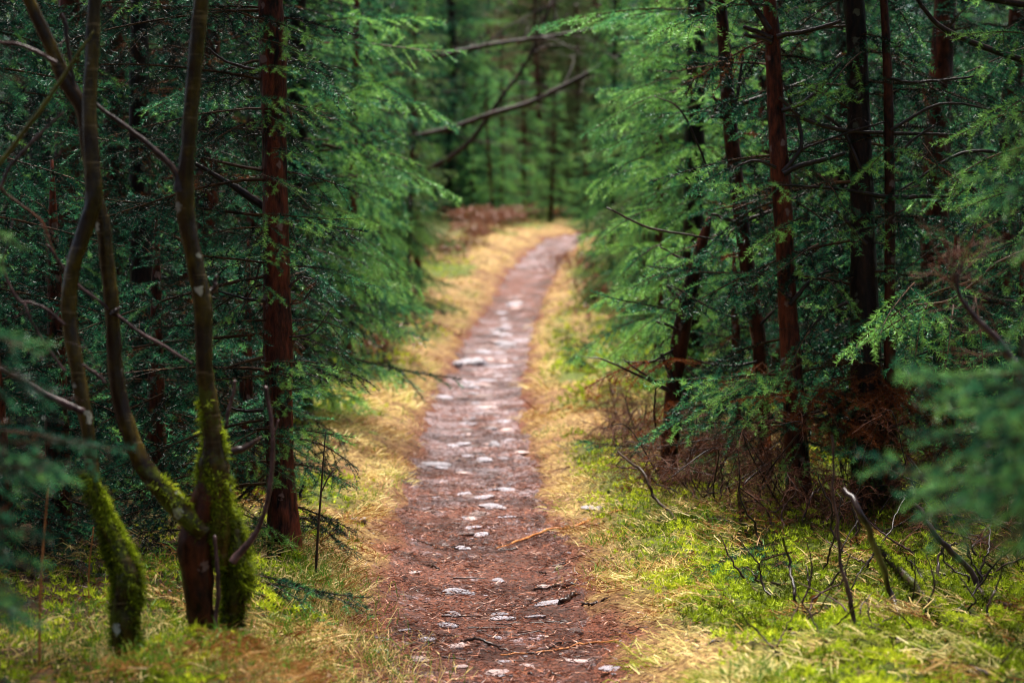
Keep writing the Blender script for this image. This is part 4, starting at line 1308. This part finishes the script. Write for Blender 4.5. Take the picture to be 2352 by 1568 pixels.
# ------------------------------------------------------------------ sticks, leaves, small plants on the ground
def ground_bits():
    rg = np.random.default_rng(81)

    def stick(label, pts, mt='dead_wood', cat='stick', name='fallen_stick', lift=.006, n=24, mossy=0., rise=None, fuzz=0, group=None):
        """pts: (X, Y, width): each point lies on the ground under that picture point, rise lifts points above it"""
        Q = []
        for k, (X, Y, wd) in enumerate(pts):
            if rise and rise[k]:
                g = on_ground(X, min(Y + rise[k], 1640)); q = at(X, Y, g[1])
            else:
                q = on_ground(X, Y); q[2] += lift
            Q.append([*q, wd / 2 * q[1] / FPX])
        C = curve(Q, n); P, r = C[:, :3], np.maximum(C[:, 3], .001)
        r = r * .8
        kk = np.cumsum(rg.normal(size=P.shape), axis=0); kk -= np.linspace(0, 1, len(P))[:, None] * kk[-1]
        P = P + kk * .0045 * np.minimum(1, r[:, None] / .006) + rg.normal(size=P.shape) * .0012
        r = r * rg.uniform(.85, 1.15, len(r))
        ms = Mesh().add(*tube(P, r, 8, .15, rg), a=mossy)
        if fuzz:
            t = thing(name, label, cat, P[0], group)
            ms.build('wood', (mt,), t, P[0], 'mossy')
            moss_fuzz(t, P[0], P, r, -9, 9, fuzz, rg, .02)
        else:
            tag(ms.build(name, (mt,), None, None, 'mossy'), label, cat, group)

    stick('long orange stick across the right edge of the path', [(1138, 1262, 6), (1200, 1243, 8), (1270, 1222, 8), (1320, 1212, 7), (1400, 1178, 6), (1462, 1172, 4)], 'orange_wood')
    stick('thin orange-brown stick low on the right of the path', [(1150, 1508, 5), (1240, 1500, 6), (1320, 1490, 6), (1420, 1476, 4)], 'orange_wood')
    stick('dark wavy twig low in the middle of the path', [(1150, 1498, 5), (1230, 1500, 7), (1290, 1478, 6), (1330, 1484, 4)])
    stick('dark straight stick at the right edge beside the little tan stone', [(1225, 1358, 6), (1290, 1352, 9), (1340, 1338, 8), (1395, 1310, 5)])
    stick('short dark stick above the pale slab on the right', [(1240, 1320, 5), (1270, 1315, 7), (1300, 1308, 5)])
    stick('dark chunk of bark standing at the right side of the path', [(1282, 1392, 8), (1300, 1385, 16), (1322, 1368, 10)])
    stick('small dark chip right of the bark chunk', [(1335, 1396, 6), (1360, 1388, 9), (1395, 1378, 5)])
    stick('short dark twig left of the middle of the path', [(960, 1296, 5), (985, 1302, 7), (1010, 1310, 6)])
    stick('fine dark twig lying level across the middle of the path', [(1012, 1265, 3), (1045, 1260, 5), (1090, 1252, 3)])
    stick('thin dark twig on the left bank of the path', [(950, 1240, 3), (985, 1252, 5), (1005, 1262, 4)])
    stick('dark broken stick low on the left side of the path', [(1060, 1480, 6), (1100, 1490, 9), (1160, 1496, 5)])
    stick('two-ended dark twig low left by the thin flat stone', [(940, 1500, 4), (1000, 1482, 7), (1030, 1476, 4)])
    stick('dark chips of wood at the bottom right of the path', [(1210, 1552, 8), (1245, 1558, 10), (1290, 1556, 7)])
    stick('red-brown stick pointing up the right bank in straw', [(1480, 1310, 4), (1510, 1298, 7), (1545, 1282, 5)])
    # right foreground
    stick('dark crooked branch slanting down through the moss, longest at right', [(1935, 1120, 16), (1985, 1180, 20), (2010, 1250, 18), (2050, 1340, 18), (2080, 1420, 16), (2120, 1470, 16)], 'dead_wood', 'branch', 'fallen_branch', rise=[330, 270, 200, 110, 40, 0])
    stick('thick mossy log slanting into the moss at the right', [(2010, 1240, 20), (2070, 1290, 26), (2130, 1360, 36), (2190, 1420, 50), (2240, 1460, 54)], 'log', 'log', 'mossy_log', mossy=1.0, rise=[170, 120, 60, 20, 0], fuzz=2600)
    stick('brown branch lying at the lower right in yellow moss', [(1890, 1395, 8), (1950, 1430, 12), (2030, 1462, 18), (2110, 1490, 22), (2160, 1530, 26), (2240, 1552, 24), (2300, 1566, 18)], 'pale_wood', 'branch', 'fallen_branch', rise=[30, 20, 10, 8, 5, 0, 0])
    stick('bent thin upright stick with mossy middle at the right', [(1912, 1000, 6), (1912, 1130, 8), (1926, 1240, 10), (1945, 1340, 14), (1958, 1420, 13), (1962, 1480, 11)], 'pale_wood', rise=[480, 350, 240, 140, 60, 0])
    stick('short bent dark twig left of the thin upright stick', [(1800, 1240, 6), (1812, 1300, 9), (1826, 1380, 11), (1852, 1432, 8)], 'dead_wood', rise=[195, 130, 60, 0])
    stick('pale forked twig leaning at the foot of the brush', [(1830, 1130, 4), (1800, 1180, 6), (1798, 1245, 7)], 'pale_wood', rise=[120, 60, 0])
    stick('slanting dark stick with a moss patch at the edge of straw', [(1420, 1035, 6), (1480, 1085, 9), (1515, 1150, 9), (1558, 1200, 9)], 'log', mossy=.7, rise=[150, 110, 50, 0])
    stick('black stump of a twig at the lower right', [(1810, 1440, 12), (1835, 1480, 12), (1850, 1500, 11)], 'dead_wood', rise=[60, 20, 0])
    stick('broad broken branch end at the bottom right', [(1870, 1470, 16), (1920, 1510, 22), (1960, 1555, 36), (1985, 1600, 44)], 'log', 'branch', 'fallen_branch', rise=[20, 10, 10, 0])
    stick('dark mossy twig stump standing before the red trunk', [(1700, 1120, 8), (1708, 1180, 16), (1718, 1240, 12)], 'log', mossy=.8, rise=[110, 50, 0], fuzz=500)
    stick('pale curved stick in the moss at the far right', [(2100, 1160, 12), (2160, 1230, 16), (2230, 1310, 18), (2260, 1370, 16), (2330, 1400, 14)], 'pale_wood', rise=[220, 150, 70, 20, 0])
    stick('tan stick lying before the right edge', [(2200, 1160, 10), (2270, 1195, 12), (2352, 1210, 14), (2420, 1215, 14)], 'pale_wood', rise=[100, 60, 50, 50])
    stick('dark bent twig rising before the pale curved stick', [(2140, 1360, 8), (2155, 1300, 9), (2175, 1255, 8), (2200, 1250, 6)], 'dead_wood', rise=[0, 60, 100, 100])
    stick('brown fallen twig at the far lower left', [(590, 1440, 10), (610, 1470, 9), (640, 1490, 8)], 'dead_wood')
    for X, Y, X1, Y1 in ((640, 1130, 700, 1185), (1560, 1195, 1640, 1130), (1610, 1090, 1585, 1160), (1655, 1060, 1640, 1195)):
        stick('crooked bare twig leaning in the undergrowth', [(X, Y, 4), ((X + X1) / 2 + 8, (Y + Y1) / 2, 6), (X1, Y1, 6)], 'dead_wood', rise=[abs(Y1 - Y), abs(Y1 - Y) / 2, 0] if Y < Y1 else [0, abs(Y1 - Y) / 2, abs(Y1 - Y)], group='crooked twigs in the undergrowth')
    for k in range(46):
        X, Y = rg.uniform(1720, 2330), rg.uniform(1260, 1560)
        up = rg.uniform(40, 230); dx = rg.normal() * 90
        stick('thin dark crooked twig leaning out of the moss at the lower right', [(X + dx, Y - up, 3), (X + dx * .6 + rg.normal() * 14, Y - up * .6, 5), (X + dx * .25 + rg.normal() * 10, Y - up * .3, 7), (X, Y, 7)],
              'dead_wood' if k % 3 else 'pale_wood', rise=[up, up * .6, up * .3, 0], name='crooked_twig', cat='twig', group='crooked twigs in the moss')
    # small twigs strewn on the path
    for k in range(90):
        d = 6.2 + 9 * rg.random() ** 1.2
        x = path_x(d) + rg.normal() * .42
        az = rg.normal() * .5 + (math.pi if rg.random() < .5 else 0); l = rg.uniform(.04, .17)
        u = np.linspace(-.5, .5, 7)
        px = x + math.cos(az) * u * l + rg.normal(size=7) * .002; py = d + math.sin(az) * u * l + rg.normal(size=7) * .002
        P = np.stack([px, py, land(px, py) + .008 + np.abs(rg.normal(size=7)) * .003], 1)
        o = Mesh().add(*tube(P, np.linspace(.003, .0014, 7) * rg.uniform(.6, 1.5), 5, .2, rg)).build('twig', ('dead_wood' if k % 4 else 'dead_twig',), None, None, 'mossy')
        tag(o, 'tiny dark twig strewn in the needles of the path', 'twig', 'twigs strewn on the path')
    # fallen leaves
    for k, (X, Y, lb) in enumerate([(1860, 1395, 'orange-brown fallen leaf on yellow moss at the right'), (1345 + 575, 1455, 'rust leaf on moss beside the brown branch'), (1690, 1265, 'dark red leaf at the foot of the brush'), (1585, 1285, 'brown leaf in straw below the brush'),
                                    (2080, 1250, 'dark red leaf beside the mossy log'), (640, 1352, 'orange leaf in the grass left of the path'), (700, 1345, 'rusty leaf below the bare shoot'), (220, 1470, 'purple-red leaf at the foot of the moss-sleeved tree'),
                                    (1750, 1300, 'red leaf standing in moss'), (560, 1290, 'pinkish leaf behind the mossy stump')]):
        p = on_ground(X, Y)
        a = np.linspace(0, 6.283, 13)[:-1]
        rr = (.022 + .008 * np.cos(a * 2)) * (1 + .15 * rg.normal(size=12))
        az = rg.uniform(0, 6.28)
        V = np.stack([np.cos(a) * rr * 1.3, np.sin(a) * rr, .010 * np.cos(a * 2 + 1) + .012], 1)
        V = np.vstack([V, [[0, 0, .004]]])
        c, s_ = math.cos(az), math.sin(az)
        V = V @ np.array([[c, s_, 0], [-s_, c, 0], [0, 0, 1]])
        V[:, 2] += V[:, 1] * -.6 + .015
        F = [[i, (i + 1) % 12, 12] for i in range(12)]
        o = Mesh().add(V + p, F3=F, a=rg.random()).build('fallen_leaf', ('dead_leaf',))
        tag(o, lb, 'leaf')
    # green spruce sprigs lying in the grass
    for X0, Y0, X1, Y1, lb in ((560, 1370, 835, 1418, 'long dark green spruce sprig lying on the grass at the left'), (600, 1400, 740, 1430, 'short dark spruce sprig under the long one on the left'), (1830, 1310, 1600, 1392, 'green spruce sprig lying on the right bank over moss'),
                               (1800, 1290, 1690, 1330, 'small green spruce sprig behind the other on the right bank'), (520, 1330, 640, 1350, 'dark spruce sprig behind the mossy stump')):
        a, q = on_ground(X0, Y0) + [0, 0, .05], on_ground(X1, Y1) + [0, 0, .03]
        ms = Mesh()
        put_spray(ms, a, q - a, float(np.linalg.norm(q - a)), 0, rg, age=-.1, roll=.1)
        put_spray(ms, a + [0, .05, .02], q - a + np.array([.05, .15, 0]), float(np.linalg.norm(q - a)) * .7, 0, rg, age=-.1, roll=.1)
        tag(ms.build('spruce_sprig', ('needles', 'twig')), lb, 'sprig')
    # seedlings by the path
    for X, Y, h, lb in ((1335, 852, .34, 'little dark spruce seedling by the right edge of the far path'), (1300, 800, .22, 'smaller spruce seedling behind the other at the far path'), (880, 860, .3, 'small spruce seedling at the edge of the left boughs')):
        b = on_ground(X, Y)
        t = thing('spruce_seedling', lb, 'seedling', b)
        trunk_part(t, b, np.array([b, b + [0, 0, h * .5], b + [0.01, 0, h]]), np.array([.008, .006, .002]), 'bark_dark', 6, .0)
        ms = Mesh()
        crown(ms, lambda z: np.array([b[0], b[1], z + b[2]]), rg, .08, h, h * 1.2, h * .9, 1, None, None, 0, -.05, .06, n=5)
        ms.build('crown', ('needles', 'twig'), t, b)


ground_bits()


# ------------------------------------------------------------------ the wood: a few spruces, copied
def proto_tree(k, lod, H, R, age, z0, needles, dead=0.35, whorl=.24, n=7):
    rg = np.random.default_rng(200 + k + 10 * lod)
    root = bpy.data.objects.new('spruce_tree', None); COL.objects.link(root)
    z = np.linspace(-.15, H, 40)
    P = np.stack([.03 * np.sin(z * 1.1 + k), .03 * np.cos(z * .9 + k), z], 1)
    r = (.055 + .006 * H) * (1 - z / (H * 1.02)) ** .8 + .004
    ms = Mesh().add(*tube(P, r, 12, .08, rg))
    ms.build('trunk', ('bark_dark' if k % 2 else 'bark_red',), root, None, 'mossy')
    ms, dr = Mesh(), []
    crown(ms, stem_axis(P), rg, z0, H * .985, H, R, lod, None, None, dead, age, whorl, fine_top=3.6 if lod < 2 else 99, n=n)
    ms.build('crown', (needles, 'twig'), root, None)
    return root


def place(root, used, x, d, rz, sc, label, group=None, slim=1.0):
    r = copy_tree(root) if root.name in used else root
    used.add(root.name)
    r.location = (x, d, float(land(x, d)) - .02)
    r.rotation_euler = (R_(rng.normal() * 1.2), R_(rng.normal() * 1.2), rz)
    r.scale = (sc * slim, sc * slim, sc)
    return tag(r, label, 'tree', group)


def wood():
    rg = np.random.default_rng(91)
    near = [proto_tree(k, 1, 6.0 + k * .6, 1.25 + .1 * k, -.34 + .05 * k, .5, 'needles', n=5, whorl=.31) for k in range(3)]  # dark needle colours paint in the shade of the side wood
    near.append(proto_tree(4, 1, 5.2, 1.25, .20, .4, 'needles', .3, .23, 5))  # bright copy, path-side light painted into its needles
    brown = [proto_tree(6 + k, 2, 11 + 2 * k, 1.9, 0, .8, 'needles_far', 99, .42, 5) for k in range(2)]
    far = [proto_tree(k, 2, 9.0 + 1.5 * k, 1.8 + .2 * k, -.06 + .05 * k, .3, 'needles' if k < 2 else 'needles_far', .0, .26, 9) for k in range(4)]
    tall = [proto_tree(20 + k, 2, 7.5 + k, 1.9, -.15, 3.0, 'needles', .0, .25, 8) for k in range(2)]
    low = proto_tree(30, 1, 1.7, .75, -.16, .08, 'needles', .12, .15, 6)
    used = set()

    def px(root, X, d, sc, label, rz=None, group=None, slim=1.0):
        x = (X - 1176) / FPX * d
        return place(root, used, x, d, rg.uniform(0, 6.28) if rz is None else rz, sc, label, group, slim)

    # left of the path, by where their stems stand in the picture
    px(near[0], 155, 11.6, 1.0, 'dark spruce with a visible reddish trunk behind the leaning mossy tree')
    px(near[1], 108, 13.2, .95, 'dark spruce close beside the reddish-trunked one at the far left')
    px(near[2], 270, 12.4, .9, 'dark spruce seen between the stems of the two mossy trees')
    px(near[0], 480, 12.0, .95, 'dark spruce right behind the olive-barked forked tree')
    px(near[1], 330, 10.6, .8, 'young dark spruce filling the gap left of the red-barked spruce')
    px(near[2], -60, 10.4, 1.0, 'dark spruce at the very left edge of the wood')
    px(near[0], 40, 15.5, 1.1, 'dark spruce deep in the wood behind the left edge')
    px(near[1], 400, 15.0, 1.05, 'dark spruce deep in the wood behind the forked tree')
    px(near[2], 590, 14.2, 1.0, 'spruce just behind the red-barked trunk')
    px(near[3], 790, 17.5, .95, 'spruce whose low boughs sweep the grass of the left bank', slim=.66)
    px(near[3], 880, 21.0, .9, 'blurred spruce with a thin dark stem, middle of the left row', slim=.62)
    px(near[3], 935, 26.0, .95, 'blurred spruce with a thin dark stem nearest the path, left row', slim=.5)
    px(far[0], 700, 20, .85, 'blurred spruce far behind the pale green boughs')
    px(far[1], 540, 20, .9, 'blurred spruce hidden deep behind the red-barked trunk')
    px(far[2], 800, 27, .85, 'blurred spruce high behind the left row of boughs')
    px(near[0], -250, 8.0, 1.0, 'dark spruce just outside the left edge whose boughs fill the shade behind the moss-sleeved tree')
    for k, (x, d, lb) in enumerate(((-2.25, 5.7, 'added bare-stemmed shade spruce, unseen just outside the left edge beside the moss-sleeved tree'), (-2.15, 7.3, 'added bare-stemmed shade spruce, unseen outside the left edge, second from the camera'),
                                    (-2.75, 9.6, 'added bare-stemmed shade spruce, unseen outside the left edge, third from the camera'), (2.25, 5.9, 'added bare-stemmed shade spruce, unseen outside the right edge nearest the camera'),
                                    (2.35, 7.6, 'added bare-stemmed shade spruce, unseen outside the right edge, second from the camera'), (2.95, 9.8, 'added bare-stemmed shade spruce, unseen outside the right edge, third from the camera'))):
        place(tall[k % 2], used, x, d, k * 1.3, 1.0, lb)  # unseen spruces added so their high crowns shade the near sides
    # right of the path
    px(near[0], 1790, 15.6, .9, 'dark spruce filling the gap behind the slim sapling')
    px(near[1], 1930, 13.4, 1.0, 'dark spruce behind the red trunk and the thick dark one')
    px(near[2], 2130, 12.2, .95, 'spruce behind the thin stem with mossy foot')
    px(near[0], 2300, 12.6, 1.0, 'spruce behind the brown twigs at the right edge')
    px(near[1], 2050, 15.5, 1.1, 'dark spruce deep in the wood behind the thick trunk')
    px(near[2], 1780, 16.5, 1.0, 'dark spruce deep behind the red trunk')
    px(near[1], 2420, 15.0, 1.1, 'dark spruce deep in the wood at the right edge')
    px(near[3], 1510, 17.5, .95, 'bright spruce behind the boughs over the right bank', slim=.6)
    px(near[3], 1480, 22, .95, 'blurred spruce with slim stem behind the bright boughs', slim=.55)
    px(far[1], 1400, 28, .68, 'blurred spruce closing the right side where the path turns', slim=.5)
    px(far[2], 1650, 23, .9, 'blurred tall spruce behind the right-hand stems')
    px(far[0], 1560, 30, .85, 'blurred tall spruce far behind the bright boughs')
    for X, d, sc, lb in ((110, 8.7, 1.0, 'small dark spruce on the shady floor at the far left'), (345, 9.5, .9, 'small dark spruce between the two mossy trees'), (575, 10.4, .8, 'small dark spruce behind the foot of the red-barked spruce'),
                         (-10, 7.7, .8, 'small dark spruce at the left edge nearest the camera'), (420, 11.5, 1.1, 'small dark spruce farther back behind the forked tree'), (2180, 11.2, .9, 'small dark spruce right of the mossy thin stem'),
                         (1690, 12.6, .8, 'small dark spruce behind the slim sapling'), (1920, 12.0, .7, 'small dark spruce between the red trunk and the black one'), (2330, 9.6, .8, 'small dark spruce at the right edge of the mossy floor')):
        px(low, X, d, sc, lb)
    px(tall[0], 958, 30, .9, 'bare-stemmed spruce with thin dark trunk, its high boughs overhanging the far gap', slim=.72)
    px(tall[1], 880, 24, .8, 'bare-stemmed spruce with a thin dark trunk standing in the left row', slim=.7)
    for X, d, sc in ((1150, 50, .6), (1240, 52, .7), (1075, 53, .7), (1120, 55, .75), (1290, 56, .8), (1390, 55, .9), (1225, 60, .9)):
        px(brown[int(X) % 2], X, d, sc, 'bare pinkish-brown conifer in the gap beyond the head of the path', group='bare brown conifers beyond the path head')
    for X, d, sc, lb in ((1150, 46, .75, 'young pale green spruce at the middle of the gap beyond the path head'), (1085, 47, .7, 'young pale green spruce left in the gap beyond the path head'), (1345, 46, .6, 'young pale green spruce right in the gap beyond the path head')):
        px(near[3], X, d, sc, lb)
    for X, d, sc, lb in ((1205, 49, .85, 'pale green spruce just right of the middle of the far gap'), (1265, 47, .75, 'pale green spruce in the far gap next to the right-hand one'), (1110, 51, 1.0, 'taller pale green spruce at the back of the far gap')):
        px(near[3], X, d, sc, lb)
    for X, d in ((1070, 63), (1130, 66), (1180, 62), (1240, 66), (1300, 63)):
        px(far[3], X, d, 1.15, 'hazy spruce standing in the blurred wood beyond the head of the path', group='hazy wood beyond the path')
    # beyond the bend
    px(near[3], 1130, 45, .75, 'small bright green spruce beyond the grass at the head of the path')
    px(far[3], 900, 36, .8, 'tall hazy spruce left of the sunlit grass patch', slim=.6)
    px(far[3], 1245, 56, 1.0, 'tall hazy spruce standing dark above the head of the path')
    px(far[2], 1330, 52, .8, 'hazy spruce at the right of the head of the path', slim=.7)
    px(far[0], 1400, 43, .75, 'hazy spruce where the path disappears to the right', slim=.5)
    lab = 'hazy spruce standing in the blurred wood beyond the head of the path'
    for d in (52, 60, 66, 74, 84, 96, 108):
        for X in np.linspace(700, 1700, 8 if d < 55 else 11):
            if d < 55 and 1050 < X < 1420:
                continue
            px((brown if rg.random() < .45 else far)[int(rg.integers(2))] if rg.random() < .8 else far[3], X + rg.normal() * 30, d + rg.normal() * 2, rg.uniform(.9, 1.3), lab, group='hazy wood beyond the path')
    for X, d, sc, lb in ((1120, 58, .9, 'brown half-bare conifer behind the head of the path, left of its middle'), (1200, 64, 1.0, 'brown half-bare conifer behind the head of the path, near its middle'), (1300, 60, .9, 'brown half-bare conifer behind the head of the path, right of its middle')):
        px(brown[d % 2], X, d, sc, lb)
    for X in np.linspace(1020, 1460, 7):
        px((brown[int(X) % 2] if rg.random() < .6 else far[3]), X + rg.normal() * 15, 72 + rg.normal() * 5, 1.35, lab, group='hazy wood beyond the path')
    lab2 = 'dark spruce deep in the wood {} of the path, behind nearer trees'
    for sgn, nm in ((-1, 'left'), (1, 'right')):
        for d in (20, 25, 31, 38, 46):
            for off in (2.6, 5.0, 7.4, 9.8, 12.2, 14.6):
                x = sgn * off + rg.normal() * .5 + (path_x(d) if off < 6 else 0) + sgn * .02 * d
                if abs(x) < .285 * d + 1.5:
                    place(far[int(rg.integers(3))], used, x, d + rg.normal(), rg.uniform(0, 6.28), rg.uniform(.85, 1.15), lab2.format(nm), f'dark wood {nm} of the path')

    # leaning dead trunks across the head of the path
    rg2 = np.random.default_rng(95)
    for pts, d, lb in (([(860, 470, 14), (955, 405, 13), (1010, 375, 13), (1075, 330, 13), (1120, 270, 12), (1165, 205, 11), (1190, 175, 10), (1235, 90, 9), (1275, -20, 8)], 30, 'grey dead trunk leaning steeply across the background gap'),
                       ([(800, 345, 13), (940, 315, 13), (1040, 293, 14), (1120, 265, 15), (1215, 237, 14), (1280, 205, 13), (1345, 172, 12), (1440, 120, 11), (1560, 90, 9)], 29, 'brown dead trunk lying aslant across the background gap, crossing the grey one'),
                       ([(900, 160, 14), (1000, 132, 13), (1100, 108, 13), (1160, 98, 12), (1260, 85, 10), (1400, 60, 8)], 27, 'short dark dead bough high in the background gap')):
        P, r = px_stem(pts, d, 24)
        mm = Mesh().add(*tube(P, r * .85, 10, .1, rg2))
        whiskers(mm, P, rg2, 9, .9, .011, sub=2, spread=.6)
        tag(mm.build('leaning_dead_tree', ('bark_dark',), None, None, 'mossy'), lb, 'dead tree')
    # dry bracken at the head of the path
    for k, (X, Y, lb) in enumerate(((1040, 600, 'rusty dry bracken at the left edge of the grass patch'), (1090, 560, 'rusty bracken behind the grass patch'), (1120, 530, 'red-brown bracken in the shade left of the path head'), (1200, 512, 'tall rusty bracken at the end of the grass patch'), (1290, 500, 'rust bracken right above the path head'), (1080, 520, 'orange-brown bracken far left behind the grass patch'), (1160, 520, 'low rust-brown bracken under the far trees'), (1240, 505, 'dark rusty bracken above the head of the path'),
                                    (1340, 640, 'brown bracken on the right bank at the turn'), (1400, 700, 'brown bracken below the bright boughs'), (1450, 760, 'brown bracken nearest of those on the right bank'), (790, 850, 'brown bracken under the low left boughs'))):
        b = on_ground(X, Y)
        t = thing('dry_bracken', lb, 'bracken', b)
        ms = Mesh(); st = Mesh()
        n = 46
        for _ in range(n):
            az = rg2.uniform(0, 6.28); l = rg2.uniform(.25, .55)
            p0 = b + np.array([rg2.normal() * .25, rg2.normal() * .2, 0])
            C = curve([p0, p0 + np.array([math.cos(az) * l * .3, math.sin(az) * l * .3, l * .8]), p0 + np.array([math.cos(az) * l * .9, math.sin(az) * l * .9, l * .6])], 14)
            st.add(*tube(C, .003, 4), a=0)
            k2 = 60
            i = rg2.integers(4, 14, k2)
            V, F = blades(C[i], nrm(rg2.normal(size=(k2, 3)) + np.array([0, 0, -.4])), rg2.uniform(.03, .10, k2), .010, rg=rg2)
            ms.add(V, F3=F, a=np.repeat(rg2.random(k2), 3))
        ms.build('fronds', ('dead_leaf',), t, b)
        st.build('stalks', ('dead_twig',), t, b, 'mossy')


wood()
print('polys', sum(len(me.polygons) for me in bpy.data.meshes), 'objects', len(COL.objects))
